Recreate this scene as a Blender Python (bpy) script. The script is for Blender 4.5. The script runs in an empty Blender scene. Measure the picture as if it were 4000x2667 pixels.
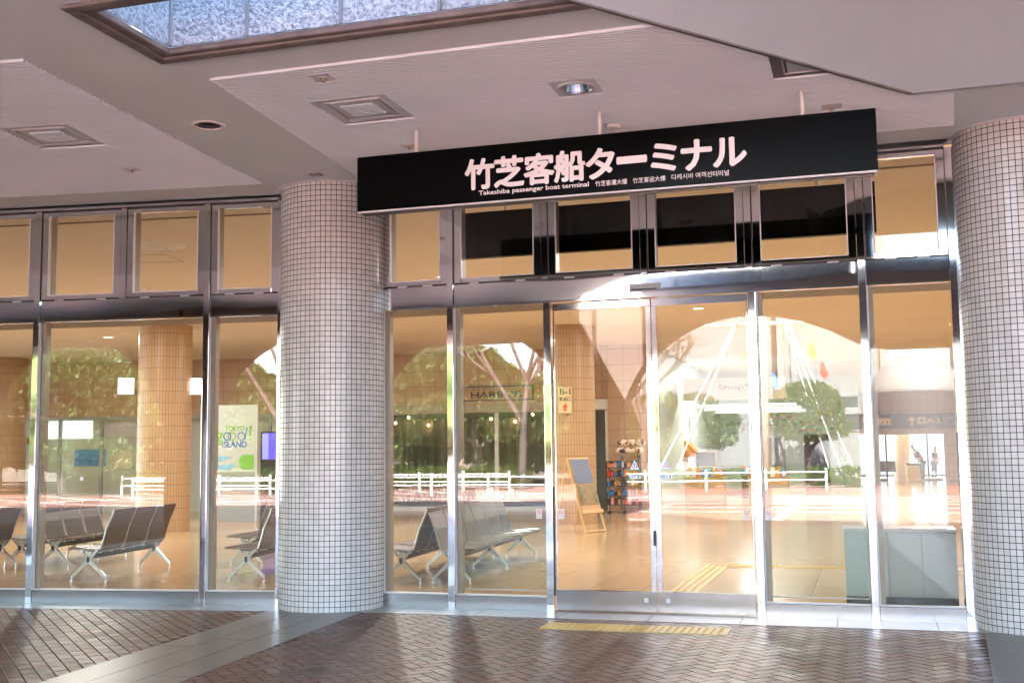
import bpy, math, random
from mathutils import Matrix, Vector
R = math.radians
rnd = random.Random(7)
S = bpy.context.scene
COL = S.collection

# ------------------------------------------------------------------ camera
cam_d = bpy.data.cameras.new("camera"); cam = bpy.data.objects.new("camera", cam_d); COL.objects.link(cam)
cam_d.sensor_width = 36.0; cam_d.lens = 39.88; cam_d.clip_start = 0.05; cam_d.clip_end = 2000
# facade of the entrance bay is the plane y = 10.67; the camera is turned 17.18 deg to the left of its normal
rot = Matrix.Rotation(R(17.18), 4, 'Z') @ Matrix.Rotation(R(90 + 5.668), 4, 'X') @ Matrix.Rotation(R(-0.669), 4, 'Z')
cam.matrix_world = Matrix.Translation((0, 0, 1.5)) @ rot
cam_d.dof.use_dof = True; cam_d.dof.focus_distance = 9.8; cam_d.dof.aperture_fstop = 6.3
S.camera = cam

# ------------------------------------------------------------------ world, sun, exposure
SUN_EL, SUN_AZ = 46.0, 12.0      # azimuth measured from +Y towards +X
w = bpy.data.worlds.new("World"); S.world = w; w.use_nodes = True
nt = w.node_tree; bg = nt.nodes["Background"]
sky = nt.nodes.new("ShaderNodeTexSky"); sky.sky_type = 'NISHITA'; sky.sun_disc = False
sky.sun_elevation = R(SUN_EL); sky.sun_rotation = R(SUN_AZ); sky.air_density = 1.0; sky.dust_density = 2.0
nt.links.new(sky.outputs[0], bg.inputs[0]); bg.inputs[1].default_value = 0.12
sun_d = bpy.data.lights.new("sun", 'SUN'); sun_d.energy = 5.0; sun_d.angle = R(0.5); sun_d.color = (1.0, 0.985, 0.97)
sun = bpy.data.objects.new("sun", sun_d); COL.objects.link(sun)
sv = Vector((math.sin(R(SUN_AZ)) * math.cos(R(SUN_EL)), math.cos(R(SUN_AZ)) * math.cos(R(SUN_EL)), math.sin(R(SUN_EL))))
sun.rotation_euler = sv.to_track_quat('Z', 'Y').to_euler(); sun.location = sv * 60
S.view_settings.view_transform = 'Standard'; S.view_settings.look = 'None'
S.view_settings.exposure = 5.05; S.view_settings.gamma = 1.0
S.render.engine = 'CYCLES'
S.cycles.use_denoising = True
S.cycles.max_bounces = 10; S.cycles.diffuse_bounces = 5; S.cycles.glossy_bounces = 6
S.cycles.transparent_max_bounces = 16; S.cycles.sample_clamp_indirect = 12.0
S.cycles.caustics_reflective = False; S.cycles.caustics_refractive = False

# ------------------------------------------------------------------ mesh helpers
class MB:
    def __init__(s, M=None): s.v = []; s.f = []; s.M = M or Matrix()
    def add(s, vs, fs):
        n = len(s.v); s.v += [tuple(s.M @ Vector(p)) for p in vs]; s.f += [tuple(n + i for i in f) for f in fs]; return s
    def box(s, x0, x1, y0, y1, z0, z1):
        return s.add([(x0,y0,z0),(x1,y0,z0),(x1,y1,z0),(x0,y1,z0),(x0,y0,z1),(x1,y0,z1),(x1,y1,z1),(x0,y1,z1)],
                     [(0,3,2,1),(4,5,6,7),(0,1,5,4),(1,2,6,5),(2,3,7,6),(3,0,4,7)])
    def prism(s, pts, z0, z1):
        n = len(pts)
        return s.add([(x,y,z0) for x,y in pts] + [(x,y,z1) for x,y in pts],
                     [tuple(range(n-1,-1,-1)), tuple(range(n,2*n))] + [(i,(i+1)%n,n+(i+1)%n,n+i) for i in range(n)])
    def prism_y(s, pts, y0, y1):      # outline in x,z
        n = len(pts)
        return s.add([(x,y0,z) for x,z in pts] + [(x,y1,z) for x,z in pts],
                     [tuple(range(n)), tuple(range(2*n-1,n-1,-1))] + [((i+1)%n,i,n+i,n+(i+1)%n) for i in range(n)])
    def cyl(s, x, y, r, z0, z1, n=24, r1=None, cap=True):
        r1 = r if r1 is None else r1
        a = [(math.cos(2*math.pi*i/n), math.sin(2*math.pi*i/n)) for i in range(n)]
        fs = [(i,(i+1)%n,n+(i+1)%n,n+i) for i in range(n)]
        if cap: fs += [tuple(range(n-1,-1,-1)), tuple(range(n,2*n))]
        return s.add([(x+r*c,y+r*d,z0) for c,d in a] + [(x+r1*c,y+r1*d,z1) for c,d in a], fs)
    def lathe(s, x, y, prof, n=32):
        a = [(math.cos(2*math.pi*i/n), math.sin(2*math.pi*i/n)) for i in range(n)]
        vs = [(x+r*c,y+r*d,z) for r,z in prof for c,d in a]
        return s.add(vs, [(k*n+i,k*n+(i+1)%n,(k+1)*n+(i+1)%n,(k+1)*n+i) for k in range(len(prof)-1) for i in range(n)])
    def tube(s, p, q, r, r2=None, n=8):
        r2 = r if r2 is None else r2
        p = Vector(p); q = Vector(q); d = (q-p).normalized()
        u = d.orthogonal().normalized(); v = d.cross(u)
        vs = []
        for c, rr in ((p, r), (q, r2)):
            vs += [tuple(c + (u*math.cos(2*math.pi*i/n) + v*math.sin(2*math.pi*i/n))*rr) for i in range(n)]
        return s.add(vs, [(i,(i+1)%n,n+(i+1)%n,n+i) for i in range(n)] + [tuple(range(n-1,-1,-1)), tuple(range(n,2*n))])
    def path(s, pts, r, n=8):
        for a, b in zip(pts[:-1], pts[1:]): s.tube(a, b, r, n=n)
        return s
    def quad(s, a, b, c, d): return s.add([a,b,c,d], [(0,1,2,3)])
    def build(s, name, mat, parent=None, smooth=False, M=None):
        me = bpy.data.meshes.new(name); me.from_pydata(s.v, [], s.f); me.update()
        if mat is not None: me.materials.append(mat)
        if smooth:
            me.polygons.foreach_set('use_smooth', [True]*len(me.polygons))
        o = bpy.data.objects.new(name, me); COL.objects.link(o)
        if parent is not None: o.parent = parent
        if M is not None: o.matrix_local = M
        return o

def sharp(o, ang=35):
    me = o.data
    me.polygons.foreach_set('use_smooth', [True]*len(me.polygons))
    try: me.set_sharp_from_angle(angle=R(ang))
    except Exception: pass
    return o
def bevel(o, w=0.004, seg=2):
    m = o.modifiers.new('bevel', 'BEVEL'); m.width = w; m.segments = seg; m.limit_method = 'ANGLE'; return o
def tag(o, label=None, cat=None, group=None, kind=None):
    if label: o['label'] = label
    if cat: o['category'] = cat
    if group: o['group'] = group
    if kind: o['kind'] = kind
    return o
def thing(name, label, cat, loc=(0,0,0), rz=0, group=None):
    o = bpy.data.objects.new(name, None); COL.objects.link(o); o.location = loc; o.rotation_euler = (0,0,rz)
    o.empty_display_size = 0.2
    return tag(o, label, cat, group)
def copy_tree(o, parent=None):
    c = o.copy(); COL.objects.link(c)
    if parent is not None: c.parent = parent
    for ch in list(o.children): copy_tree(ch, c)
    return c
def text(name, body, x0, x1, z0, z1, y, mat, parent=None, M=None, bold=0.0, depth=0.002, flip=False):
    """lettering fitted to a box in the x-z plane at depth y, facing -y"""
    cu = bpy.data.curves.new(name, 'FONT'); cu.body = body; cu.size = 1; cu.extrude = 0.0; cu.resolution_u = 3
    t = bpy.data.objects.new(name, cu); COL.objects.link(t)
    dg = bpy.context.evaluated_depsgraph_get()
    me = bpy.data.meshes.new_from_object(t.evaluated_get(dg)); bpy.data.objects.remove(t)
    xs = [v.co.x for v in me.vertices]; ys = [v.co.y for v in me.vertices]
    a, b, c, d = min(xs), max(xs), min(ys), max(ys)
    for v in me.vertices:
        x = x0 + (v.co.x-a)/(b-a)*(x1-x0); z = z0 + (v.co.y-c)/(d-c)*(z1-z0)
        v.co = (M @ Vector((x, y, z))) if M else Vector((x, y, z))
    if bold:      # thicken the strokes with displaced copies, each a hair behind the other
        base = [tuple(v.co) for v in me.vertices]; polys = [tuple(p.vertices) for p in me.polygons]
        sc_ = (z1-z0)/(d-c); bx = bold*(x1-x0)/(b-a); bz = bold*sc_; vs = []; fs = []
        offs = [(0, 0)] + [(math.cos(math.pi*i/4), math.sin(math.pi*i/4)) for i in range(8)]
        nrm = ((M.to_3x3() @ Vector((0, 1, 0))) if M else Vector((0, 1, 0)))
        for i, (ox, oz) in enumerate(offs):
            dv = Vector((ox*bx, 0, oz*bz)); dv = (M.to_3x3() @ dv) if M else dv
            n0 = len(vs); vs += [(p[0]+dv.x+nrm.x*i*.00012, p[1]+dv.y+nrm.y*i*.00012, p[2]+dv.z) for p in base]; fs += [tuple(n0+q for q in p) for p in polys]
        me = bpy.data.meshes.new(name); me.from_pydata(vs, [], fs); me.update(); depth = 0
    me.materials.clear(); me.materials.append(mat); me.name = name
    o = bpy.data.objects.new(name, me); COL.objects.link(o)
    if parent is not None: o.parent = parent
    if depth:
        m = o.modifiers.new('thick', 'SOLIDIFY'); m.thickness = depth; m.offset = 0
    return o

# ------------------------------------------------------------------ materials
def mat(name, col, rough=0.5, metal=0.0, **k):
    m = bpy.data.materials.new(name); m.use_nodes = True
    b = m.node_tree.nodes["Principled BSDF"]
    b.inputs["Base Color"].default_value = (*col, 1); b.inputs["Roughness"].default_value = rough
    b.inputs["Metallic"].default_value = metal
    for kk, v in k.items(): b.inputs[kk.replace('_', ' ')].default_value = v
    return m
class G:
    def __init__(s, m): s.m = m; s.t = m.node_tree; s.b = s.t.nodes.get("Principled BSDF")
    def n(s, t, **k):
        x = s.t.nodes.new(t)
        for a, v in k.items(): setattr(x, a, v)
        return x
    def l(s, a, b): s.t.links.new(a, b)
    def math(s, op, a, b=None, c=None):
        x = s.n("ShaderNodeMath", operation=op)
        for i, q in enumerate((a, b, c)):
            if q is None: continue
            if isinstance(q, (int, float)): x.inputs[i].default_value = q
            else: s.l(q, x.inputs[i])
        return x.outputs[0]
    def noise(s, scale, vec=None, detail=3, rough=0.5):
        x = s.n("ShaderNodeTexNoise"); x.inputs["Scale"].default_value = scale; x.inputs["Detail"].default_value = detail
        x.inputs["Roughness"].default_value = rough
        if vec is not None: s.l(vec, x.inputs["Vector"])
        return x
    def coord(s, which="Object"): return s.n("ShaderNodeTexCoord").outputs[which]
    def ramp(s, fac, stops):
        x = s.n("ShaderNodeValToRGB"); e = x.color_ramp.elements
        while len(e) < len(stops): e.new(0.5)
        for q, (p, c) in zip(e, stops): q.position = p; q.color = (*c, 1)
        s.l(fac, x.inputs[0]); return x.outputs[0]
    def mix(s, fac, a, b):
        x = s.n("ShaderNodeMix", data_type='RGBA')
        for i, q in ((0, fac), (6, a), (7, b)):
            if isinstance(q, (int, float)): x.inputs[i].default_value = q
            elif isinstance(q, tuple): x.inputs[i].default_value = (*q, 1)
            else: s.l(q, x.inputs[i])
        return x.outputs[2]
    def bump(s, h, strength=0.2, dist=0.01, normal=None):
        x = s.n("ShaderNodeBump"); x.inputs["Strength"].default_value = strength; x.inputs["Distance"].default_value = dist
        s.l(h, x.inputs["Height"])
        if normal is not None: s.l(normal, x.inputs["Normal"])
        s.l(x.outputs[0], s.b.inputs["Normal"]); return x.outputs[0]
    def scaled(s, sc, which="Object"):
        x = s.n("ShaderNodeMapping"); x.inputs["Scale"].default_value = sc; s.l(s.coord(which), x.inputs["Vector"]); return x.outputs[0]

def mottled(name, c1, c2, scale, rough, bump=0.15, bscale=None, dist=0.003, detail=4):
    m = mat(name, c1, rough); g = G(m)
    n = g.noise(scale, g.coord(), detail)
    g.l(g.ramp(n.outputs[0], [(0.3, c1), (0.7, c2)]), g.b.inputs["Base Color"])
    n2 = g.noise(bscale or scale*6, g.coord(), 3)
    g.bump(n2.outputs[0], bump, dist)
    return m

def steel(name, rough, wav=0.0, base=(0.80, 0.79, 0.80), wscale=1.3, hair=0.0):
    m = mat(name, base, rough, 1.0); g = G(m)
    if wav:
        n = g.noise(wscale, g.coord(), 1); nb = g.bump(n.outputs[0], wav, 0.02)
    if hair:
        n3 = g.noise(1.0, g.scaled((3, 3, 260)), 2)
        g.l(g.math('MULTIPLY_ADD', n3.outputs[0], hair, rough - hair*0.4), g.b.inputs["Roughness"])
    else:
        n3 = g.noise(9, g.coord(), 3)
        g.l(g.math('MULTIPLY_ADD', n3.outputs[0], rough*0.7, rough*0.6), g.b.inputs["Roughness"])
    return m

M_ = {}
M_['steel'] = steel('polished_steel', 0.05, 0.10, wscale=0.9)
M_['steel_panel'] = steel('polished_steel_panel', 0.035, 0.55, wscale=0.75)
M_['steel_rail'] = steel('scuffed_steel', 0.17, 0.08, base=(0.36, 0.36, 0.37), hair=0.10)
M_['steel_dark'] = mat('dark_gap', (0.012, 0.012, 0.013), 0.5)
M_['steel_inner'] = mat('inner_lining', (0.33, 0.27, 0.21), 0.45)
M_['alu'] = mottled('painted_aluminium', (0.62, 0.63, 0.65), (0.56, 0.57, 0.59), 3, 0.4, 0.05)

def glass_mat(name, f0, tint=(0.93, 0.94, 0.92)):
    m = bpy.data.materials.new(name); m.use_nodes = True; g = G(m); t = g.t
    t.nodes.remove(t.nodes["Principled BSDF"]); out = t.nodes["Material Output"]
    tr = g.n("ShaderNodeBsdfTransparent"); tr.inputs[0].default_value = (*tint, 1)
    gl = g.n("ShaderNodeBsdfGlossy"); gl.inputs["Roughness"].default_value = 0.0; gl.inputs[0].default_value = (1,1,1,1)
    bp = g.n("ShaderNodeBump"); bp.inputs["Strength"].default_value = 0.10; bp.inputs["Distance"].default_value = 0.008
    nz = g.noise(0.55, g.coord(), 1); g.l(nz.outputs[0], bp.inputs["Height"]); g.l(bp.outputs[0], gl.inputs["Normal"])
    lw = g.n("ShaderNodeLayerWeight"); lw.inputs[0].default_value = 0.5
    p5 = g.math('POWER', lw.outputs["Facing"], 5.0)
    f = g.math('MULTIPLY_ADD', p5, 1-f0, f0)
    mx = g.n("ShaderNodeMixShader"); g.l(f, mx.inputs[0]); g.l(tr.outputs[0], mx.inputs[1]); g.l(gl.outputs[0], mx.inputs[2])
    g.l(mx.outputs[0], out.inputs[0]); return m
M_['glass'] = glass_mat('window_glass', 0.030)
M_['glass_in'] = glass_mat('inner_glass', 0.035, (0.90, 0.95, 0.93))

# ceiling paint
m = mat('ceiling_paint', (0.76, 0.84, 0.89), 0.62); g = G(m)
n = g.noise(1.1, g.coord(), 5, 0.6); n2 = g.noise(35, g.coord(), 2)
g.l(g.ramp(n.outputs[0], [(0.3, (0.73, 0.82, 0.87)), (0.7, (0.79, 0.87, 0.92))]), g.b.inputs["Base Color"])
spk = g.n("ShaderNodeTexVoronoi"); spk.inputs["Scale"].default_value = 9; g.l(g.coord(), spk.inputs["Vector"])
k = g.math('LESS_THAN', spk.outputs["Distance"], 0.035)
col = g.mix(k, g.b.inputs["Base Color"].links[0].from_socket, (0.22, 0.20, 0.20)); g.l(col, g.b.inputs["Base Color"])
g.bump(n2.outputs[0], 0.06, 0.002); M_['ceiling'] = m
M_['rib'] = mottled('ceiling_rib_paint', (0.66, 0.74, 0.80), (0.60, 0.68, 0.74), 2, 0.5, 0.03)
M_['plaster'] = mottled('rough_painted_concrete', (0.42, 0.46, 0.50), (0.46, 0.50, 0.54), 1.2, 0.6, 0.35, 14, 0.006)
M_['concrete'] = mottled('weathered_concrete', (0.13, 0.112, 0.108), (0.22, 0.195, 0.185), 5, 0.85, 0.8, 40, 0.008, 6)
M_['white'] = mottled('white_paint', (0.78, 0.77, 0.75), (0.72, 0.71, 0.69), 3, 0.4, 0.04)
M_['black'] = mat('sign_black', (0.0015, 0.0016, 0.002), 0.24); M_['black'].node_tree.nodes["Principled BSDF"].inputs["Specular IOR Level"].default_value = 0.10
M_['letter'] = mat('sign_letter', (0.78, 0.74, 0.76), 0.5)
M_['bar'] = mat('glazing_bar', (0.22, 0.26, 0.30), 0.4)
M_['dark'] = mat('dark_recess', (0.03, 0.022, 0.02), 0.7)
M_['rubber'] = mat('dark_rubber', (0.03, 0.03, 0.032), 0.6)
M_['brass'] = mat('aged_brass', (0.23, 0.16, 0.10), 0.4, 0.8)
M_['reflector'] = mat('lamp_reflector', (0.75, 0.75, 0.76), 0.18, 1.0)

# mosaic tile on columns: grid in arc length and height, computed from object coordinates
def tile_mat(name, rad, tw, th, joint, base, base2, grout, rough=0.22, seedscale=1.0):
    m = mat(name, base, rough); g = G(m)
    sep = g.n("ShaderNodeSeparateXYZ"); g.l(g.coord(), sep.inputs[0])
    u = g.math('DIVIDE', g.math('MULTIPLY', g.math('ARCTAN2', sep.outputs[1], sep.outputs[0]), rad), tw)
    v = g.math('DIVIDE', sep.outputs[2], th)
    def line(q, size):
        f = g.math('FRACT', q); d = g.math('ABSOLUTE', g.math('SUBTRACT', f, 0.5))
        return g.math('GREATER_THAN', d, 0.5 - joint/size/2), d
    lu, du = line(u, tw); lv, dv = line(v, th)
    k = g.math('MAXIMUM', lu, lv)
    cell = g.n("ShaderNodeCombineXYZ"); g.l(g.math('FLOOR', u), cell.inputs[0]); g.l(g.math('FLOOR', v), cell.inputs[1])
    wn = g.n("ShaderNodeTexWhiteNoise", noise_dimensions='3D'); g.l(cell.outputs[0], wn.inputs[0])
    tc = g.mix(wn.outputs[0], base, base2)
    st = g.noise(1.5, g.scaled((1, 1, 0.35)), 4); stc = g.mix(g.math('MULTIPLY', st.outputs[0], 0.25), tc, tuple(q*0.72 for q in base))
    g.l(g.mix(k, stc, grout), g.b.inputs["Base Color"])
    g.l(g.math('MULTIPLY_ADD', k, 0.6, rough), g.b.inputs["Roughness"])
    edge = g.math('MAXIMUM', g.math('MULTIPLY', du, 1.0), g.math('MULTIPLY', dv, 1.0))
    h = g.math('MINIMUM', g.math('SUBTRACT', 0.5, edge), 0.09)
    tilt = g.math('MULTIPLY', wn.outputs[0], 0.02)
    g.bump(g.math('ADD', h, tilt), 0.5, 0.02); return m
M_['tile'] = tile_mat('white_mosaic_tile', 0.54, 0.0525, 0.0525, 0.0062, (0.62, 0.625, 0.62), (0.53, 0.535, 0.53), (0.02, 0.025, 0.035))
M_['tile_tan'] = tile_mat('tan_column_tile', 0.54, 0.062, 0.24, 0.006, (0.48, 0.32, 0.18), (0.44, 0.29, 0.165), (0.16, 0.09, 0.05), 0.4)

def wall_tile(name, c1, c2, grout, w, h, rough=0.5, mort=0.008):
    m = mat(name, c1, rough); g = G(m)
    sep = g.n("ShaderNodeSeparateXYZ"); g.l(g.coord(), sep.inputs[0])
    cb = g.n("ShaderNodeCombineXYZ"); g.l(sep.outputs[0], cb.inputs[0]); g.l(sep.outputs[2], cb.inputs[1])
    b = g.n("ShaderNodeTexBrick"); b.offset = 0.0; g.l(cb.outputs[0], b.inputs["Vector"])
    b.inputs["Color1"].default_value = (*c1, 1); b.inputs["Color2"].default_value = (*c2, 1); b.inputs["Mortar"].default_value = (*grout, 1)
    b.inputs["Scale"].default_value = 1; b.inputs["Mortar Size"].default_value = mort; b.inputs["Brick Width"].default_value = w; b.inputs["Row Height"].default_value = h
    g.l(b.outputs[0], g.b.inputs["Base Color"]); return m
M_['wall_tan'] = wall_tile('tan_wall_tile', (0.47, 0.31, 0.19), (0.44, 0.29, 0.18), (0.28, 0.18, 0.11), 0.42, 0.42)
M_['beige_stone'] = wall_tile('pale_stone_cladding', (0.15, 0.14, 0.135), (0.13, 0.122, 0.118), (0.08, 0.075, 0.07), 1.2, 0.6)

# pavers: every brick is its own mesh island
m = mat('clay_paver', (0.2, 0.1, 0.07), 0.42); g = G(m)
geo = g.n("ShaderNodeNewGeometry"); n = g.noise(3.5, g.coord(), 4); n2 = g.noise(160, g.coord(), 3, 0.7)
c1 = g.ramp(geo.outputs["Random Per Island"], [(0.0, (0.090, 0.034, 0.022)), (0.35, (0.115, 0.045, 0.030)), (0.6, (0.088, 0.048, 0.036)), (0.85, (0.150, 0.054, 0.032)), (1.0, (0.080, 0.056, 0.046))])
c2 = g.mix(g.math('MULTIPLY', n.outputs[0], 0.55), c1, (0.075, 0.056, 0.048))
c3 = g.mix(g.math('MULTIPLY', g.math('GREATER_THAN', n2.outputs[0], 0.62), 0.7), c2, (0.018, 0.016, 0.015))
g.l(c3, g.b.inputs["Base Color"])
rr = g.noise(7, g.coord(), 3); r1 = g.math('MULTIPLY_ADD', rr.outputs[0], 0.26, 0.24)
g.l(g.math('MULTIPLY_ADD', geo.outputs["Random Per Island"], 0.10, r1), g.b.inputs["Roughness"])
g.b.inputs["Specular IOR Level"].default_value = 0.22
g.bump(g.math('ADD', g.math('MULTIPLY', n2.outputs[0], 0.5), g.math('MULTIPLY', n.outputs[0], 2.5)), 0.30, 0.0015); M_['paver'] = m
M_['mortar'] = mottled('paver_mortar', (0.038, 0.036, 0.035), (0.050, 0.047, 0.045), 30, 0.85, 0.3)
m = mottled('grey_granite', (0.078, 0.078, 0.075), (0.108, 0.107, 0.103), 2.2, 0.33, 0.25, 180, 0.0015, 6); M_['granite'] = m
g = G(m); n = g.noise(260, g.coord(), 2); src = g.b.inputs["Base Color"].links[0].from_socket
g.l(g.mix(g.math('MULTIPLY', g.math('GREATER_THAN', n.outputs[0], 0.58), 0.5), src, (0.055, 0.054, 0.053)), g.b.inputs["Base Color"])
M_['granite_light'] = mottled('pale_granite', (0.145, 0.142, 0.135), (0.18, 0.178, 0.17), 3, 0.30, 0.2, 180, 0.001, 6)
M_['tactile'] = mottled('yellow_tactile', (0.42, 0.31, 0.12), (0.50, 0.38, 0.16), 9, 0.5, 0.2, 60)
M_['tactile_dot'] = mottled('yellow_stud', (0.62, 0.38, 0.04), (0.55, 0.33, 0.03), 9, 0.4, 0.1, 60)
# plaza
m = mat('red_plaza_brick', (0.36, 0.13, 0.085), 0.7); g = G(m)
n = g.noise(0.5, g.coord(), 5); n2 = g.noise(12, g.coord(), 3)
g.l(g.mix(g.math('MULTIPLY', n2.outputs[0], 0.5), g.ramp(n.outputs[0], [(0.3, (0.25, 0.105, 0.08)), (0.7, (0.205, 0.09, 0.07))]), (0.25, 0.14, 0.115)), g.b.inputs["Base Color"])
M_['plaza'] = m
M_['band'] = mottled('pale_paving_band', (0.62, 0.61, 0.60), (0.55, 0.54, 0.53), 1.5, 0.6)
M_['ground'] = mottled('far_ground', (0.17, 0.16, 0.15), (0.13, 0.125, 0.12), 0.4, 0.8)
# interior
m = mat('polished_tan_floor', (0.50, 0.33, 0.17), 0.17); g = G(m)
sep = g.n("ShaderNodeSeparateXYZ"); g.l(g.coord(), sep.inputs[0])
b = g.n("ShaderNodeTexBrick"); b.offset = 0; g.l(g.coord(), b.inputs["Vector"])
b.inputs["Scale"].default_value = 1; b.inputs["Brick Width"].default_value = 0.6; b.inputs["Row Height"].default_value = 0.6; b.inputs["Mortar Size"].default_value = 0.004
b.inputs["Color1"].default_value = (0.50, 0.35, 0.21, 1); b.inputs["Color2"].default_value = (0.46, 0.32, 0.19, 1); b.inputs["Mortar"].default_value = (0.30, 0.19, 0.10, 1)
g.l(b.outputs[0], g.b.inputs["Base Color"]); n = g.noise(0.9, g.coord(), 2); g.bump(n.outputs[0], 0.25, 0.01); M_['floor_in'] = m
M_['ceil_in'] = mottled('cream_interior_ceiling', (0.76, 0.68, 0.58), (0.73, 0.655, 0.56), 0.8, 0.75, 0.03)
M_['cast'] = mat('cast_aluminium', (0.62, 0.64, 0.65), 0.28, 0.9)
M_['seat'] = mottled('taupe_vinyl', (0.10, 0.078, 0.062), (0.085, 0.066, 0.052), 6, 0.42, 0.1, 90)
M_['beam'] = mat('black_beam', (0.03, 0.032, 0.035), 0.4)
M_['cream'] = mat('cream_pad', (0.65, 0.62, 0.45), 0.5)
M_['cabinet'] = mottled('grey_cabinet_paint', (0.40, 0.45, 0.44), (0.43, 0.48, 0.47), 2, 0.3, 0.03)
M_['wood'] = mottled('warm_wood', (0.45, 0.24, 0.09), (0.37, 0.19, 0.07), 4, 0.45)
M_['wood_pale'] = mottled('pale_wood', (0.60, 0.42, 0.22), (0.52, 0.36, 0.19), 6, 0.5)
M_['rack'] = mat('dark_rack', (0.055, 0.042, 0.04), 0.5)
M_['palegreen'] = mottled('pale_green_partition', (0.52, 0.57, 0.48), (0.48, 0.53, 0.45), 1.5, 0.5)
M_['cyan_wall'] = mottled('pale_cyan_wall', (0.62, 0.75, 0.76), (0.56, 0.71, 0.73), 0.8, 0.6)
M_['curtain'] = mottled('olive_curtain', (0.14, 0.14, 0.105), (0.19, 0.185, 0.14), 2, 0.8)
M_['grey'] = mat('mid_grey', (0.30, 0.33, 0.34), 0.5)
M_['navy'] = mat('navy_sign', (0.02, 0.035, 0.075), 0.4)
M_['tan_letter'] = mat('tan_letter', (0.75, 0.60, 0.38), 0.5)
for k_, c_ in dict(blue=(0.03, 0.20, 0.55), green=(0.22, 0.55, 0.10), red=(0.65, 0.06, 0.04), orange=(0.75, 0.26, 0.06), yellow=(0.75, 0.52, 0.05),
                   skyblue=(0.22, 0.55, 0.78), pink=(0.7, 0.35, 0.3), card=(0.45, 0.28, 0.15), purple=(0.2, 0.2, 0.6), cyan=(0.10, 0.55, 0.62), skin=(0.35, 0.2, 0.14),
                   maroon=(0.10, 0.015, 0.02), trousers=(0.02, 0.03, 0.05), hair=(0.012, 0.010, 0.010)).items(): M_[k_] = mat(k_+'_paint', c_, 0.5)
def emit(name, col, s):
    m = bpy.data.materials.new(name); m.use_nodes = True; b = m.node_tree.nodes["Principled BSDF"]
    b.inputs["Base Color"].default_value = (*[q*0.5 for q in col], 1); b.inputs["Emission Color"].default_value = (*col, 1); b.inputs["Emission Strength"].default_value = s; return m
M_['bulb'] = emit('warm_bulb', (1.0, 0.50, 0.20), 1.5)
M_['lamp_on'] = emit('lit_downlight', (1.0, 0.80, 0.5), 0.2)
M_['lightbox'] = emit('lit_white_panel', (1, 1, 1), 0.16)
M_['screen'] = emit('blue_violet_screen', (0.10, 0.07, 0.95), 0.05)
M_['screen_pale'] = emit('pale_violet_screen', (0.22, 0.22, 1.0), 0.06)
M_['white_lamp'] = emit('white_tube', (0.9, 1.0, 1.0), 0.05)
# frosted skylight glass
m = mat('rough_cast_skylight_glass', (0.50, 0.60, 0.72), 0.35); g = G(m)
v = g.noise(42, g.coord(), 3, 0.65); g.bump(v.outputs[0], 1.0, 0.03)
g.l(g.ramp(v.outputs[0], [(0.36, (0.17, 0.23, 0.31)), (0.60, (0.52, 0.60, 0.70))]), g.b.inputs["Base Color"])
M_['frost'] = m
# leaves
def leaf_mat(name, a, b_):
    m = mat(name, a, 0.55); g = G(m); geo = g.n("ShaderNodeNewGeometry")
    g.l(g.mix(geo.outputs["Random Per Island"], a, b_), g.b.inputs["Base Color"])
    t = g.n("ShaderNodeBsdfTranslucent"); t.inputs[0].default_value = (a[0]*1.6, a[1]*1.8, a[2], 1)
    mx = g.n("ShaderNodeMixShader"); mx.inputs[0].default_value = 0.3; out = g.t.nodes["Material Output"]
    g.l(g.b.outputs[0], mx.inputs[1]); g.l(t.outputs[0], mx.inputs[2]); g.l(mx.outputs[0], out.inputs[0]); return m
M_['leaf'] = leaf_mat('green_leaf', (0.10, 0.155, 0.05), (0.20, 0.24, 0.11))
M_['leaf_pine'] = leaf_mat('topiary_leaf', (0.13, 0.18, 0.06), (0.20, 0.23, 0.10))
M_['hedge'] = leaf_mat('hedge_leaf', (0.10, 0.16, 0.03), (0.16, 0.22, 0.05))
M_['bark'] = mottled('grey_bark', (0.14, 0.10, 0.085), (0.09, 0.07, 0.06), 5, 0.9, 0.6)
M_['facade_white'] = mottled('white_render', (0.24, 0.24, 0.24), (0.20, 0.20, 0.20), 0.3, 0.6)
M_['facade_grey'] = mottled('grey_render', (0.20, 0.20, 0.21), (0.17, 0.17, 0.18), 0.3, 0.7)
M_['parapet'] = mottled('rough_grey_stone', (0.13, 0.15, 0.165), (0.20, 0.22, 0.235), 9, 0.85, 0.8, 30, 0.01)
M_['window_dark'] = mat('far_window', (0.05, 0.06, 0.07), 0.15)
M_['rope'] = mat('white_rope', (0.8, 0.8, 0.78), 0.6)

# ------------------------------------------------------------------ ring geometry
CX, CY = -1.915, -37.0
A = 7.92
def bay(k):  # local x along the facade (0 = bay middle), y into the building (0 = facade), z up
    return Matrix.Translation((CX, CY, 0)) @ Matrix.Rotation(R(A*k), 4, 'Z') @ Matrix.Translation((0, 47.67 - (0.06 if k == 1 else 0), 0))
def ring(rho, th, z=0):  # th degrees clockwise from +Y
    return (CX + rho*math.sin(R(th)), CY + rho*math.cos(R(th)), z)
ZC = 4.24

# ------------------------------------------------------------------ ground sheets
def sheet(name, pts, z, m, label=None):
    o = MB().prism(pts, z-0.05, z).build(name, m); tag(o, kind='structure'); return o
tag(MB().box(-300, 300, -300, 400, -0.4, -0.12).build('ground', M_['ground']), kind='structure')
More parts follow.
